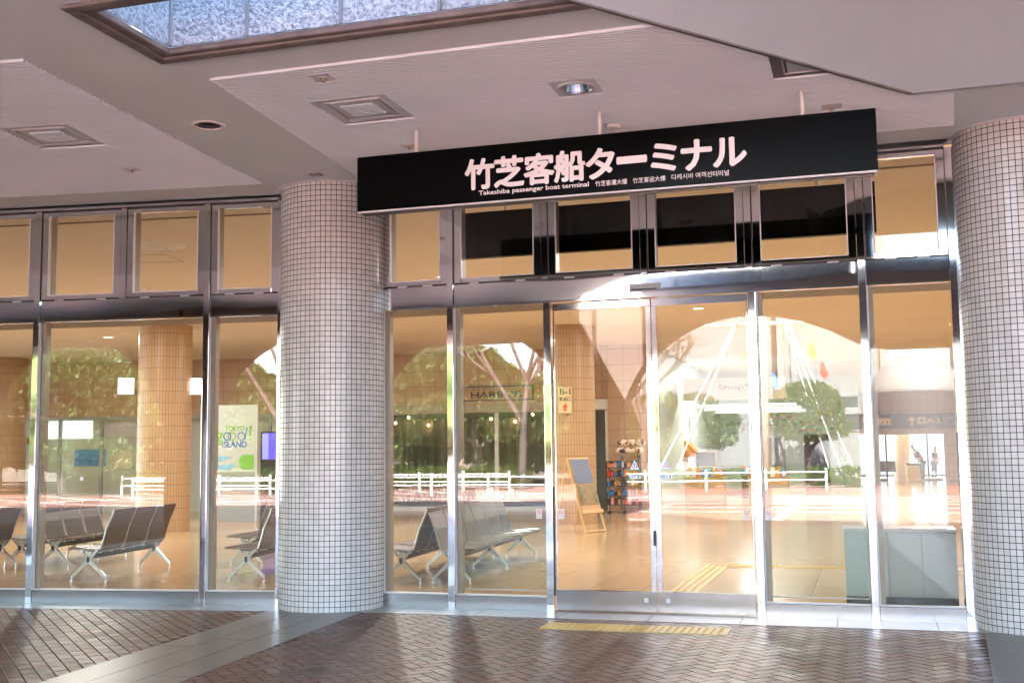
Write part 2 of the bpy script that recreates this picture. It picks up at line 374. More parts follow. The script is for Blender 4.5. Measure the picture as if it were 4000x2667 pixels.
# covered walkway base + plaza annuli
def annulus(r0, r1, z0, z1, a0=-40, a1=30, n=70):
    mb = MB(); vs = []
    for i in range(n+1):
        t = a0 + (a1-a0)*i/n
        for r, z in ((r0, z0), (r1, z0), (r1, z1), (r0, z1)): vs.append(ring(r, t, z))
    fs = [(4*i+j, 4*i+(j+1) % 4, 4*(i+1)+(j+1) % 4, 4*(i+1)+j) for i in range(n) for j in range(4)]
    fs += [(0,3,2,1), (4*n, 4*n+1, 4*n+2, 4*n+3)]
    return mb.add(vs, fs)
tag(annulus(35.6, 47.9, -0.11, -0.006).build('walkway', M_['mortar']), kind='structure')
tag(MB().cyl(CX, CY, 35.6, -0.11, -0.002, n=160).build('plaza', M_['plaza']), kind='structure')
bands = MB()
for r in (35.2, 33.0, 29.5, 27.2, 24.9, 22.9, 21.2, 19.5):
    vs = annulus(r-0.10, r+0.08, -0.02, 0.004, -60, 60, 60); bands.add(vs.v, vs.f)
for a_ in range(-60, 61, 15):
    bands.M = Matrix.Translation((CX, CY, 0)) @ Matrix.Rotation(R(-a_), 4, 'Z'); bands.box(-0.12, 0.12, 20, 33, -0.021, 0.003)
bands.M = Matrix()
tag(bands.build('paving_bands', M_['band']), kind='structure')

# ------------------------------------------------------------------ clay pavers
def brick(mb, cx, cy, ang, L, Wd, M):
    c, s = math.cos(ang), math.sin(ang); g_ = 0.0031; h = 0.006; zt = rnd.uniform(-0.0006, 0.0006)
    tx, ty = rnd.uniform(-.0035, .0035), rnd.uniform(-.0035, .0035)
    vs = []
    for k_, zz in ((0.0, -0.008), (0.0, -0.0025), (0.003, 0.0)):
        for sx, sy in ((-1,-1),(1,-1),(1,1),(-1,1)):
            px, py = sx*(L/2-g_-k_), sy*(Wd/2-g_-k_)
            vs.append(tuple(M @ Vector((cx+px*c-py*s, cy+px*s+py*c, zz + (zt + px*tx + py*ty if zz > -.008 else 0)))))
    n = len(mb.v); mb.v += vs
    for b_ in (0, 4):
        for i in range(4): mb.f.append((n+b_+i, n+b_+(i+1) % 4, n+b_+4+(i+1) % 4, n+b_+4+i))
    mb.f.append((n+8, n+9, n+10, n+11))
def in_bay(x, y, lo=-0.0):  # local coordinates, inside the bay wedge minus the granite bands
    hw = (47.67 + y)*math.tan(R(A/2)) - 0.46
    return abs(x) < hw and -12.2 < y < -0.40 + lo
T45 = R(45)
pv = MB(); mat0 = bay(0); L_, W_ = 0.204, 0.102
for k_ in (0, -1):
    mk = bay(k_)
    def hb():
        out = []
        for n_ in range(-160, 161):
            for m_ in range(-60, 61):
                u0 = n_ + 4*m_
                out.append((u0+1, n_+0.5, 0)); out.append((u0+2.5, n_+0.0, 1))
        return out
    c, s = math.cos(T45), math.sin(T45)
    for u, v_, typ in hb():
        u *= W_; v_ *= W_
        x = u*c - v_*s; y = u*s + v_*c - 6
        if in_bay(x, y): brick(pv, x, y, T45 + (math.pi/2 if typ else 0), L_, W_, mk)
tag(pv.build('clay_pavers', M_['paver']), kind='structure')
pv = MB(); mk = bay(1)
an = R(-44 - A)
c, s = math.cos(an), math.sin(an)
for i in range(-140, 141):
    for j in range(-70, 71):
        u = (j + (0.5 if i % 2 else 0))*L_; v_ = i*(W_+0.002)
        x = u*c - v_*s; y = u*s + v_*c - 6
        if in_bay(x, y): brick(pv, x, y, an, L_, W_, mk)
tag(pv.build('clay_pavers', M_['paver']), kind='structure')
# granite bands: radial strips of three slabs and the strip along the facade
gb = MB()
for k_ in (-0.5, 0.5, 1.5, -1.5):
    gb.M = Matrix.Translation((CX, CY, 0)) @ Matrix.Rotation(R(A*k_), 4, 'Z')
    for q in range(3):
        x0 = -0.48 + q*0.32
        y = 35.7 + (q*0.37)
        first = True
        while y < 47.2:
            y1 = min(y + 1.9, 47.24)
            gb.box(x0+0.003, x0+0.317, (35.7 if first else y+0.003), y1-0.003, -0.04, 0.0025); y = y1; first = False
tag(gb.build('granite_band', M_['granite']), kind='structure')
gl_ = MB()
for k_ in (-1, 0, 1, 2):
    gl_.M = bay(k_)
    x = -3.30
    while x < 3.28:
        x1 = min(x+0.82, 3.30); gl_.box(x+0.003, x1-0.003, -0.46, 0.14, -0.045, 0.0035 if k_ % 2 else 0.0042); x = x1
tag(gl_.build('facade_granite_strip', M_['granite_light']), kind='structure')

# the walkway ceiling stops along the line P1-P2 (then along y = 8.975): beyond it the upper stair soffit rises
LX = lambda y: -1.606 + (y - 6.365)*(2.052/2.616)
def clip(poly, f):
    out = []
    for i in range(len(poly)):
        a, b = poly[i], poly[(i+1) % len(poly)]; fa, fb = f(*a), f(*b)
        if fa >= 0: out.append(a)
        if fa*fb < 0: q = fa/(fa-fb); out.append((a[0]+(b[0]-a[0])*q, a[1]+(b[1]-a[1])*q))
    return out if len(out) > 2 else None
def cut(poly):
    a = clip(poly, lambda x, y: LX(y) - x)
    b = clip(poly, lambda x, y: x - LX(y))
    b = clip(b, lambda x, y: y - 8.975) if b else None
    return [p for p in (a, b) if p]
def cut_box(mb, x0, x1, y0, y1, z0, z1):
    for p in cut([(x0, y0), (x1, y0), (x1, y1), (x0, y1)]): mb.prism(p, z0, z1)
    return mb
def cut_annulus(r0, r1, z0, z1, a0, a1, n=70):
    mb = MB()
    for i in range(n):
        t0, t1 = a0+(a1-a0)*i/n, a0+(a1-a0)*(i+1)/n
        for p in cut([ring(r0, t0)[:2], ring(r0, t1)[:2], ring(r1, t1)[:2], ring(r1, t0)[:2]][::1]): mb.prism(p, z0, z1)
    return mb
# ------------------------------------------------------------------ ceiling of the covered walkway
def ceiling():
    mb = MB()
    xs = [-22, -6.5, -5.28, -4.90, -4.475, -1.25, -2.14, -1.79, 12]
    holes = [(-4.475, -1.25, 5.62, 6.50), (-5.28, -4.90, 7.86, 8.20), (-2.14, -1.79, 7.90, 8.24)]
    ys = [1.0, 5.62, 6.50, 7.86, 7.90, 8.20, 8.24]
    xs = sorted(set(xs)); ys = sorted(set(ys))
    def inh(x, y): return any(a < x < b and c < y < d for a, b, c, d in holes)
    for x0, x1 in zip(xs[:-1], xs[1:]):
        for y0, y1 in zip(ys[:-1], ys[1:]):
            if not inh((x0+x1)/2, (y0+y1)/2): cut_box(mb, x0, x1, y0, y1, ZC, ZC+0.35)
    # outer part follows the ring, ends 0.12 before the facade
    th = [-A*2.5, -A*1.5, -A*0.5, A*0.5, A*1.5]
    far = [ring(47.55/math.cos(R(A/2)), t)[:2] for t in th]
    for (a, b) in zip(far[:-1], far[1:]):
        for p in cut([(a[0], 8.24 if a[1] > 8.24 else a[1]-0.01), (b[0], 8.24 if b[1] > 8.24 else b[1]-0.01), b, a]): mb.prism(p, ZC, ZC+0.35)
    return mb
tag(ceiling().build('ceiling', M_['ceiling']), kind='structure')
tag(cut_annulus(38.2, 42.0, ZC+.004, ZC+.3, -36, 24).build('ceiling', M_['ceiling']), kind='structure')
tag(annulus(41.9, 47.3, ZC+.006, ZC+.3, -36, -10).build('ceiling', M_['ceiling']), kind='structure')

# fluted strips (ribs run parallel to the facade)
def ribs(mb, x0f, x1f, y0, y1, holes, pitch=0.040):
    y = y0
    while y < y1:
        segs = [(x0f(y), x1f(y))]
        for (a, b, c, d) in holes:
            if c < y + pitch*0.3 < d:
                ns = []
                for (p, q) in segs:
                    if b <= p or a >= q: ns.append((p, q)); continue
                    if a > p: ns.append((p, a))
                    if b < q: ns.append((b, q))
                segs = ns
        for (p, q) in segs:
            if q - p > 0.01:
                h = 0.020
                vs = [(p, y, ZC+0.001), (p, y+0.004, ZC-h), (p, y+0.019, ZC-h), (p, y+0.023, ZC+0.001),
                      (q, y, ZC+0.001), (q, y+0.004, ZC-h), (q, y+0.019, ZC-h), (q, y+0.023, ZC+0.001)]
                mb.add(vs, [(0,3,2,1), (4,5,6,7), (0,1,5,4), (1,2,6,5), (2,3,7,6)])
        y += pitch
hw = lambda y: (47.67+y)*math.tan(R(A/2))
M_['groove_shade'] = mat('groove_shade_grey', (0.20, 0.21, 0.225), 0.7)  # shade between the ribs is put into this darker backing colour
mb0 = MB(bay(0))
lx = lambda X: X - CX
holes0 = [(lx(-4.01), lx(-3.38), 7.73-10.67, 8.35-10.67), (lx(-2.14), lx(-1.79), 7.90-10.67, 8.24-10.67), (lx(-0.54), lx(0.09), 7.74-10.67, 8.35-10.67),
          (lx(-3.73), lx(-3.57), 7.17-10.67, 7.34-10.67), (lx(-0.23), lx(-0.07), 9.14-10.67, 9.28-10.67), (lx(-3.83), lx(-3.69), 9.08-10.67, 9.22-10.67), (lx(-1.99), lx(-1.85), 9.06-10.67, 9.22-10.67)]
R0 = lambda y: hw(y)-0.52 if y > -1.69 else min(hw(y)-0.52, LX(y+10.67)-CX-0.012)
ribs(mb0, lambda y: -hw(y)+0.52, R0, -3.66, -0.60, holes0)
MB1 = bay(1); inv1 = MB1.inverted()
def l1(x, y): p = inv1 @ Vector((x, y, 0)); return p.x, p.y
px_, py_ = l1(-6.485, 7.855); qx, qy = l1(-6.54, 9.015)
holes1 = [(px_-0.31, px_+0.31, py_-0.31, py_+0.31), (qx-0.075, qx+0.075, qy-0.075, qy+0.075)]
mb1 = MB(bay(1)); ribs(mb1, lambda y: -hw(y)+0.52, lambda y: hw(y)-0.52, -4.3, -0.60, holes1)
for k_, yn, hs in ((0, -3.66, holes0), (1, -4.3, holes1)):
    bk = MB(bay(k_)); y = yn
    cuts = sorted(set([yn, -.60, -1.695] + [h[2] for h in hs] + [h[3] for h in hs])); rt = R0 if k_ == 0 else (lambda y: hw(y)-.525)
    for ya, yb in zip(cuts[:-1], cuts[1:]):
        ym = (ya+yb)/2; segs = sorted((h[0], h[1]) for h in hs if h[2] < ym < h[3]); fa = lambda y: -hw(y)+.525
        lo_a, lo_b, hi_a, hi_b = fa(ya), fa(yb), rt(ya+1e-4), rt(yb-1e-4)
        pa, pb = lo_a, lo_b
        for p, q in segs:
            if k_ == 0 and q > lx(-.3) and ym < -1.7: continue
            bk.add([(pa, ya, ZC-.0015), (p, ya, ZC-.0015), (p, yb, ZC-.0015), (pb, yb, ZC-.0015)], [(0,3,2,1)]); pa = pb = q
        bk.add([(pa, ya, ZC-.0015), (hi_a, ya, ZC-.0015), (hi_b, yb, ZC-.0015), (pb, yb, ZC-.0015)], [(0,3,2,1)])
    tag(bk.build('shaded_groove_backing', M_['groove_shade']), kind='structure')
rb = MB(); rb.add(mb0.v, mb0.f); rb.build('fluted_ceiling_strip', M_['rib']); tag(bpy.data.objects['fluted_ceiling_strip'], kind='structure')
rb = MB(); rb.add(mb1.v, mb1.f); tag(rb.build('fluted_ceiling_strip', M_['rib']), kind='structure')

def access_panel(cx, cy, rz, label):
    t = thing('access_panel', label, 'ceiling panel', (cx, cy, ZC), rz, 'square access panels in the ceiling')
    f = MB()
    for a, b, c, d in ((-.235,.235,-.235,-.222), (-.235,.235,.222,.235), (-.235,-.222,-.222,.222), (.222,.235,-.222,.222)): f.box(a, b, c, d, -0.013, -0.001)
    f.build('frame', M_['alu'], t)
    MB().box(-.222, .222, -.222, .222, -0.003, -0.001).build('gap', M_['steel_dark'], t)
    MB().box(-.205, .205, -.205, .205, -0.010, -0.0035).build('lid', M_['rib'], t)
    r = MB(); y = -.14
    while y < .14: r.box(-.14, .14, y, y+.020, -0.020, -0.0102); y += .04
    r.build('ribbed_centre', M_['rib'], t)
    return t
access_panel(-3.695, 8.04, 0, 'square fluted access panel above the left end of the black sign')
access_panel(-6.485, 7.855, R(A), 'square fluted access panel in the left ceiling strip above the tan windows')
t = thing('access_panel', 'square access panel half hidden behind the sloping painted soffit', 'ceiling panel', (0, 0, 0), 0, 'square access panels in the ceiling')
f = MB(); q_ = (-.225, 8.045)
for a, b, c, d in ((-.235,.235,-.235,-.222), (-.235,.235,.222,.235), (-.235,-.222,-.222,.222), (.222,.235,-.222,.222)): cut_box(f, q_[0]+a, q_[0]+b, q_[1]+c, q_[1]+d, ZC-.013, ZC-.002)
f.build('frame', M_['alu'], t); cut_box(MB(), q_[0]-.222, q_[0]+.222, q_[1]-.222, q_[1]+.222, ZC-.004, ZC-.0025).build('gap', M_['steel_dark'], t)
cut_box(MB(), q_[0]-.205, q_[0]+.205, q_[1]-.205, q_[1]+.205, ZC-.010, ZC-.0045).build('lid', M_['rib'], t)
def plate(name, cx, cy, size, parent, mt, rz=0):
    return MB().box(-size/2, size/2, -size/2, size/2, -0.009, -0.0015).build(name, mt, parent)
def holed_plate(sx, rad, z0, z1, n=32):
    mb = MB(); out = []
    for i in range(n):
        t = 2*math.pi*i/n; c, s = math.cos(t), math.sin(t); k_ = sx/2/max(abs(c), abs(s)); out.append((c*k_, s*k_, c*rad, s*rad))
    vs = [(o[0], o[1], z0) for o in out] + [(o[2], o[3], z0) for o in out] + [(o[2], o[3], z1) for o in out] + [(o[0], o[1], z1) for o in out]
    fs = []
    for k_ in range(4):
        for i in range(n):
            j = (i+1) % n; fs.append((k_*n+i, k_*n+j, ((k_+1) % 4)*n+j, ((k_+1) % 4)*n+i))
    return mb.add(vs, fs)
# large downlight
t = thing('downlight', 'round recessed downlight on a square plate in the fluted ceiling strip', 'ceiling light', (-1.965, 8.07, ZC))
holed_plate(0.35, 0.135, -0.012, 0.02).build('plate', M_['ceiling'], t)
sharp(MB().lathe(0, 0, [(0.118, -0.020), (0.145, -0.020), (0.150, -0.012), (0.118, -0.012)], 40).build('trim_ring', M_['alu'], t))
MB().lathe(0, 0, [(0.118, -0.020), (0.108, 0.0), (0.092, 0.06), (0.055, 0.12), (0.0, 0.125)], 40).build('reflector', M_['reflector'], t, smooth=True)
MB().lathe(0, 0, [(0.0, 0.06), (0.032, 0.065), (0.040, 0.085), (0.032, 0.12), (0.0, 0.122)], 24).build('bulb', M_['white'], t, smooth=True)
# open round recess
t = thing('recessed_can', 'round dark recess with white rim in the flat ceiling between the fluted strips', 'ceiling recess', (-5.095, 8.03, ZC))
holed_plate(0.40, 0.112, -0.0008, 0.03).build('plate', M_['ceiling'], t)
sharp(MB().lathe(0, 0, [(0.108, 0.0), (0.108, -0.010), (0.132, -0.010), (0.140, -0.002), (0.140, 0.0)], 40).build('rim', M_['white'], t))
MB().lathe(0, 0, [(0.112, 0.0), (0.112, 0.30), (0.0, 0.30)], 32).build('can', M_['dark'], t, smooth=True)
def sprinkler(cx, cy, rz, label, kind=0):
    t = thing('sprinkler_head', label, 'sprinkler', (cx, cy, ZC), rz, 'sprinkler heads in the ceiling')
    bevel(MB().box(-.075, .075, -.075, .075, -0.010, -0.001).build('base_plate', M_['alu'], t), .002)
    sharp(MB().lathe(0, 0, [(0.0, -0.016), (0.034, -0.018), (0.040, -0.0102)], 24).build('rosette', M_['alu'], t))
    sharp(MB().lathe(0, 0, [(0.0, -0.040), (0.014, -0.040), (0.016, -0.030), (0.010, -0.028), (0.012, -0.017)], 16).build('nozzle', M_['brass'], t))
sprinkler(-3.65, 7.25, 0, 'brass sprinkler above the access panel nearest the skylight')
sprinkler(-6.54, 9.015, R(A), 'brass sprinkler in the left fluted strip close to the windows')
sprinkler(-0.15, 9.21, 0, 'brass sprinkler behind the right end of the black sign')
sprinkler(-3.76, 9.15, 0, 'brass sprinkler beside the left hanger rod of the black sign')
t = thing('smoke_detector', 'white smoke detector with a wire cage beside the middle hanger rod', 'smoke detector', (-1.90, 9.10, ZC))
sharp(MB().lathe(0, 0, [(0.0, -0.045), (0.045, -0.045), (0.056, -0.030), (0.056, 0.0)], 28).build('body', M_['white'], t))
cg = MB(); [cg.tube((.022*math.cos(a), .022*math.sin(a), -.045), (.022*math.cos(a), .022*math.sin(a), -.078), .0025, n=5) for a in [i*math.pi/3 for i in range(6)]]; cg.lathe(0, 0, [(0, -.081), (.026, -.081), (.026, -.077), (0, -.077)], 16)
cg.build('sensor_cage', M_['alu'], t)
t = thing('ceiling_indicator', 'small rectangular metal plate in the ceiling above the left tiled column', 'ceiling plate', (-5.02, 9.825, ZC), R(A*.6))
MB().box(-.062, .062, -.045, .045, -0.007, -0.0005).build('plate', M_['brass'], t)
MB().box(-.035, .035, -.018, .018, -0.0095, -0.0072).build('cover', M_['alu'], t)

# ------------------------------------------------------------------ skylight well
t = thing('skylight', 'rectangular skylight well with rough textured glass and a stained concrete curb', 'skylight', (0, 0, 0))
X0, X1, Y0, Y1 = -4.475, -1.25, 5.62, 6.50
def frame(mb, a, b, c, d, w_, z0, z1):
    for q in ((a-w_, b, c-w_, c), (a-w_, b, d, d+w_), (a-w_, a, c, d)):
        p = clip([(q[0], q[2]), (q[1], q[2]), (q[1], q[3]), (q[0], q[3])], lambda x, y: LX(y) - x); mb.prism(p, z0, z1)
    return mb
bevel(frame(MB(), X0, X1, Y0, Y1, 0.085, ZC-0.03, ZC-0.001).build('concrete_curb', M_['concrete'], t), 0.012, 3)
bevel(frame(MB(), X0+.07, X1, Y0+.06, Y1-.05, 0.068, ZC-0.014, ZC+0.03).build('inner_lip', M_['concrete'], t), .01, 2)
frame(MB(), X0+0.08, X1, Y0+0.08, Y1-0.06, 0.012, ZC+0.031, ZC+2.1).build('textured_glass', M_['frost'], t)
for x in (-3.80, -3.12, -2.44): MB().box(x-.010, x+.010, Y1-0.078, Y1-0.061, ZC+0.032, ZC+2.1).build('glazing_bar', M_['bar'], t)
for x in (-3.80, -3.12, -2.44): MB().box(x-.010, x+.010, Y0+0.081, Y0+0.098, ZC+0.032, ZC+2.1).build('glazing_bar', M_['bar'], t)
MB().box(X0+.081, X0+.10, Y1-.08, Y1-.061, ZC+.032, ZC+2.1).build('glazing_bar', M_['bar'], t)

# ------------------------------------------------------------------ sloping painted soffit mass (upper right)
Zs = 4.20
P0 = (-3.1, 4.459, Zs); P2 = (0.446, 8.981, Zs); P4 = (8.0, 8.86, Zs)
V_ = Vector((-.134, -3.5, 2.0)); J, K, N_ = [tuple(Vector(p)+V_) for p in (P0, P2, P4)]
vs = [P0, P2, P4, K, J, N_] + [(p[0], p[1], 8.1) for p in (P0, P2, P4, K, J, N_)]
mb = MB().add(vs, [(0,4,3,1), (1,3,5,2), (0,1,7,6), (1,2,8,7), (2,5,11,8), (0,6,10,4), (4,10,9,3), (3,9,11,5), (6,7,9,10), (7,8,11,9)])
t = thing('stair_soffit', 'grey painted sloping soffit of an overhead stair in the upper right corner', 'soffit', (0, 0, 0))
MB().prism([(-2.40, 2.0), (7.9, 2.0), (7.9, 5.40), (N_[0]-.1, N_[1]+.02), (K[0], K[1]+.02)], 6.19, 6.5).build('added_shade_deck', M_['plaster'], t)  # deck added above the soffit to hold back light from the open sky
MB().box(-2.4, 7.9, 1.90, 1.998, 5.02, 6.45).build('deck_fascia', M_['facade_white'], t)
MB().box(7.9, 8.1, 0.8, 8.9, 0.0, 8.0).build('end_wall', M_['plaster'], t)
o = mb.build('soffit_face', M_['plaster'], t)
ed = MB()
for a, b in ((P0, P2), (P2, P4)):
    a = Vector(a); b = Vector(b); d = (b-a).normalized(); nrm = Vector((-d.y, d.x, 0))
    ed.add([a+nrm*.035+Vector((0,0,.006)), b+nrm*.035+Vector((0,0,.006)), b-nrm*.01-Vector((0,0,.004)), a-nrm*.01-Vector((0,0,.004)), a+nrm*.035+Vector((0,0,.05)), b+nrm*.035+Vector((0,0,.05)), b-nrm*.01+Vector((0,0,.05)), a-nrm*.01+Vector((0,0,.05))],
           [(0,3,2,1), (4,5,6,7), (0,1,5,4), (1,2,6,5), (2,3,7,6), (3,0,4,7)])
ed.build('edge_joint', M_['concrete'], t)

# ------------------------------------------------------------------ tiled columns
def column(x, y, label, grp='white mosaic columns along the glass front'):
    t = thing('tiled_column', label, 'column', (x, y, 0), 0, grp)
    MB().cyl(0, 0, 0.54, 0.0, ZC-0.004, n=96, cap=False).build('shaft', M_['tile'], t, smooth=True)
    sharp(MB().lathe(0, 0, [(0.541, ZC-0.006), (0.575, ZC-0.006), (0.575, ZC+0.004), (0.541, ZC+0.004)], 96).build('collar', M_['alu'], t))
column(-5.21, 10.60, 'white mosaic tiled round column left of the entrance doors')
column(1.38, 10.60, 'white mosaic tiled round column at the right edge of the picture')

# ------------------------------------------------------------------ glazed facade bays
def facade(k, label, cat, doors):
    t = thing('glazed_entrance' if doors else 'glazed_screen', label, cat); t.matrix_world = bay(k)
    st = M_['steel']
    XL, XR = -2.765, 2.69
    full = [-2.03, 1.945] if doors else [-2.01, -.05, 1.90]
    UP = [-2.03, -1.04, -.05, .94, 1.945] if doors else [-2.01, -1.04, -.05, .94, 1.90]; up_w = .066
    # jambs next to the columns
    for sgn, x in ((-1, XL), (1, XR)):
        a, b = sorted((x, x + sgn*0.085)); bevel(MB().box(a, b, -0.02, 0.20, 0, 4.19).build('jamb', st, t), .002)
        a, b = sorted((x + sgn*0.087, x + sgn*0.12)); MB().box(a, b, 0.02, 0.20, 0, 4.19).build('jamb_gap', M_['steel_dark'], t)
        a, b = sorted((x + sgn*0.122, x + sgn*0.22)); bevel(MB().box(a, b, -0.012, 0.20, 0, 4.19).build('jamb', st, t), .002)
        a, b = sorted((x + sgn*0.222, x + sgn*0.250)); MB().box(a, b, -0.035, 0.25, 0, 4.235).build('edge_trim', M_['alu'], t)
    # head
    bevel(MB().box(XL-.22, XR+.22, -0.006, 0.22, 4.226, 4.285).build('head_beam', st, t), .002)
    MB().box(XL, XR, -0.024, 0.0, 4.196, 4.224).build('head_drip', st, t)
    MB().box(XL, XR, 0.012, 0.22, 4.180, 4.2255).build('head_gap', M_['steel_dark'], t)
    MB().add([(x, y, z) for x in (XL-.25, XR+.25) for y, z in ((-.135, ZC-.0005), (-.0125, 4.283), (-.0125, 4.33), (-.135, 4.33))], [(0,1,2,3), (7,6,5,4), (0,4,5,1), (1,5,6,2), (2,6,7,3), (3,7,4,0)]).build('ceiling_margin', M_['ceiling'], t)
    MB().box(XL-.25, XR+.25, -0.012, 0.22, 4.287, 4.60).build('head_fascia', M_['ceiling'], t)
    # transom panel, one sheet per gap between the full-height posts
    edges = [XL] + [p for p in full] + [XR]
    for a, b in zip(edges[:-1], edges[1:]):
        a2 = a + (.036 if a != XL else 0); b2 = b - (.036 if b != XR else 0)
        o = MB().box(a2, b2, -0.001, 0.16, 2.995, 3.206).build('transom_panel', M_['steel_panel'], t); bevel(o, .002)
        MB().box(a2, b2, -0.010, 0.05, 2.978, 2.993).build('transom_lip', st, t)
    # upper windows
    ue = [XL-.0] + UP + [XR+.0]
    for i, (a, b) in enumerate(zip(ue[:-1], ue[1:])):
        a2 = a + (up_w/2+.010 if i else .004); b2 = b - (up_w/2+.004 if i < 5 else .004)
        z0, z1, s_ = 3.220, 4.178, .072
        sash = MB()
        sash.box(a2, a2+s_, -.004, .05, z0, z1).box(b2-s_, b2, -.004, .05, z0, z1).box(a2+s_, b2-s_, -.004, .05, z0, z0+.048).box(a2+s_, b2-s_, -.004, .05, z1-.045, z1)
        w_ = bevel(sash.build('window', st, t), .003)
        bd = MB().box(a2+s_-.001, a2+s_+.008, -.008, .02, z0+.05, z1-.047).box(b2-s_-.008, b2-s_+.001, -.008, .02, z0+.05, z1-.047).box(a2+s_+.008, b2-s_-.008, -.008, .02, z0+.044, z0+.052)
        bd.build('glazing_bead', M_['alu'], w_)
        MB().box(a2+s_, b2-s_, .018, .026, z0+.048, z1-.045).build('pane', M_['glass'], w_)
        MB().box(a2+.004, a2+s_-.004, .052, .16, z0, z1).build('inner_stop', M_['steel_inner'], w_); MB().box(b2-s_+.004, b2-.004, .052, .16, z0, z1).build('inner_stop', M_['steel_inner'], w_)
        MB().box(a2+.16, a2+.26, -.012, -.002, z0-.014, z0-.002).build('hinge', M_['alu'], w_); MB().box(b2-.26, b2-.16, -.012, -.002, z0-.014, z0-.002).build('hinge', M_['alu'], w_)
    MB().box(XL, XR, .02, .16, 3.2065, 3.2195).build('sill_gap', M_['steel_dark'], t)
    for p in UP:
        MB().box(p+.034, p+.042, .006, .16, 3.2205, 4.178).build('post_gap', M_['steel_dark'], t)
        if p in full or abs(min(p-q for q in full)) < 0: continue
        if any(abs(p-q) < .06 for q in full): continue
        bevel(MB().box(p-.033, p+.033, -.010, .16, 3.2075, 4.19).build('upper_post', st, t), .002)
    for p in full:
        bevel(MB().box(p-.034, p+.034, -.022, .17, 0, 4.19).build('post', st, t), .003)
    # lower panes and rails
    def pane(a, b, z1=2.976):
        MB().box(a, b, .030, .040, .132, z1).build('pane', M_['glass'], t)
        bevel(MB().box(a, b, -.014, .09, .0, .130).build('kick_rail', M_['steel_rail'], t), .003)
        MB().box(a, b, .0, .07, .131, .142).build('rail_cap', M_['alu'], t)
    def dots(xs, z=1.29):
        d = MB(); 
        for x in xs:
            n = 20; d.add([(x+.019*math.cos(2*math.pi*i/n), .027, z+.019*math.sin(2*math.pi*i/n)) for i in range(n)] + [(x+.019*math.cos(2*math.pi*i/n), .0295, z+.019*math.sin(2*math.pi*i/n)) for i in range(n)], [tuple(range(n)), tuple(range(2*n-1, n-1, -1))] + [((i+1) % n, i, n+i, n+(i+1) % n) for i in range(n)])
        d.build('safety_dots', M_['white'], t)
    if doors:
        segs = [(XL, -2.064), (-1.996, -1.060), (.995, 1.911), (1.979, XR)]
    else:
        segs = [(XL, -2.044), (-1.976, -.084), (-.016, 1.866), (1.934, XR)]
    for a, b in segs: pane(a, b)
    for a, b in segs:
        MB().box(a, a+.055, .042, .13, .14, 2.975).build('inner_mullion', M_['steel_inner'], t)
        MB().box(a+.002, a+.012, .004, .028, .142, 2.976).build('glazing_bead', M_['alu'], t)
    if doors:
        dots([-2.56, -2.21, -1.76, -1.29, 1.19, 1.66, 2.48])
        for x in (-1.023, .957):
            bevel(MB().box(x-.035, x+.035, -.018, .16, 0, 2.976).build('post', st, t), .003)
        MB().box(-.988, .922, -.020, .10, 2.9765, 2.9944).build('door_head', st, t)
        for sgn in (-1, 1):
            xo, xi = (-.975, -.003) if sgn < 0 else (.003, .910)
            lf = MB(); a, b = sorted((xo, xi))
            st_w = .050
            lf.box(a, b, .032, .066, .012, .206).box(a, b, .032, .066, 2.896, 2.968)
            if sgn < 0: lf.box(b-st_w, b, .032, .066, .206, 2.896).box(a, a+.014, .034, .062, .206, 2.896)
            else: lf.box(a, a+st_w, .032, .066, .206, 2.896).box(b-.014, b, .034, .062, .206, 2.896)
            d = bevel(lf.build('sliding_door', M_['steel_rail'] if False else st, t), .003)
            MB().box(a+.012, b-.012, .046, .054, .206, 2.896).build('pane', M_['glass'], d)
            bevel(MB().box(a+.001, b-.001, .026, .0315, .015, .202).build('kick_plate', M_['steel_rail'], d), .002)
            lk = MB().lathe(0, 0, [(0, -.008), (.02, -.008), (.024, 0)], 20); lk.build('lock', M_['alu'], d, M=Matrix.Translation((b-.10 if sgn < 0 else a+.10, .0255, .125)) @ Matrix.Rotation(R(-90), 4, 'X'))
        # pull block on the meeting stile
        bevel(MB().box(-.022, .004, .010, .030, .63, .77).build('door_pull', M_['rubber'], t), .004)
        bevel(MB().box(-.992, -.978, .000, .030, .15, 1.18).build('finger_guard', M_['rubber'], t), .003)
        # sensor
        s_ = bevel(MB().box(-.176, .092, -.040, -.002, 3.046, 3.108).build('door_sensor', M_['grey'], t), .004)
        MB().box(-.160, .076, -.043, -.0405, 3.048, 3.058).build('sensor_window', M_['steel_dark'], s_)
        MB().box(-.188, -.1765, -.043, -.002, 3.040, 3.112).box(.0925, .104, -.043, -.002, 3.040, 3.112).build('end_cap', M_['grey'], s_)
        # clear guard panels behind the fixed sidelights
        for a, b in ((-2.04, -1.08), (.99, 1.90)):
            fr = MB(); r_ = .006
            fr.path([(a, .26, .16), (a, .26, 1.14), (a+.035, .26, 1.172), (b-.035, .26, 1.172), (b, .26, 1.14), (b, .26, .16), (a, .26, .16)], r_)
            gp = fr.build('guard_frame', M_['alu'], t)
            MB().box(a+.01, b-.01, .257, .261, .17, 1.165).build('guard_sheet', M_['glass_in'], gp)
        # stickers
        def disc_sticker(x, z):
            p = MB().box(x-.029, x+.029, .0245, .0265, z-.050, z+.046).build('notice_sticker', M_['white'], t)
            rg = MB(); n = 24
            rg.add([(x+rr*math.cos(2*math.pi*i/n), .0238, z+.014+rr*math.sin(2*math.pi*i/n)) for rr in (.024, .019) for i in range(n)], [(i, (i+1) % n, n+(i+1) % n, n+i) for i in range(n)])
            rg.add([(x-.016, .0238, z+.033), (x-.013, .0238, z+.036), (x+.016, .0238, z-.005), (x+.013, .0238, z-.008)], [(0,1,2,3)])
            rg.build('prohibition_ring', M_['red'], p)
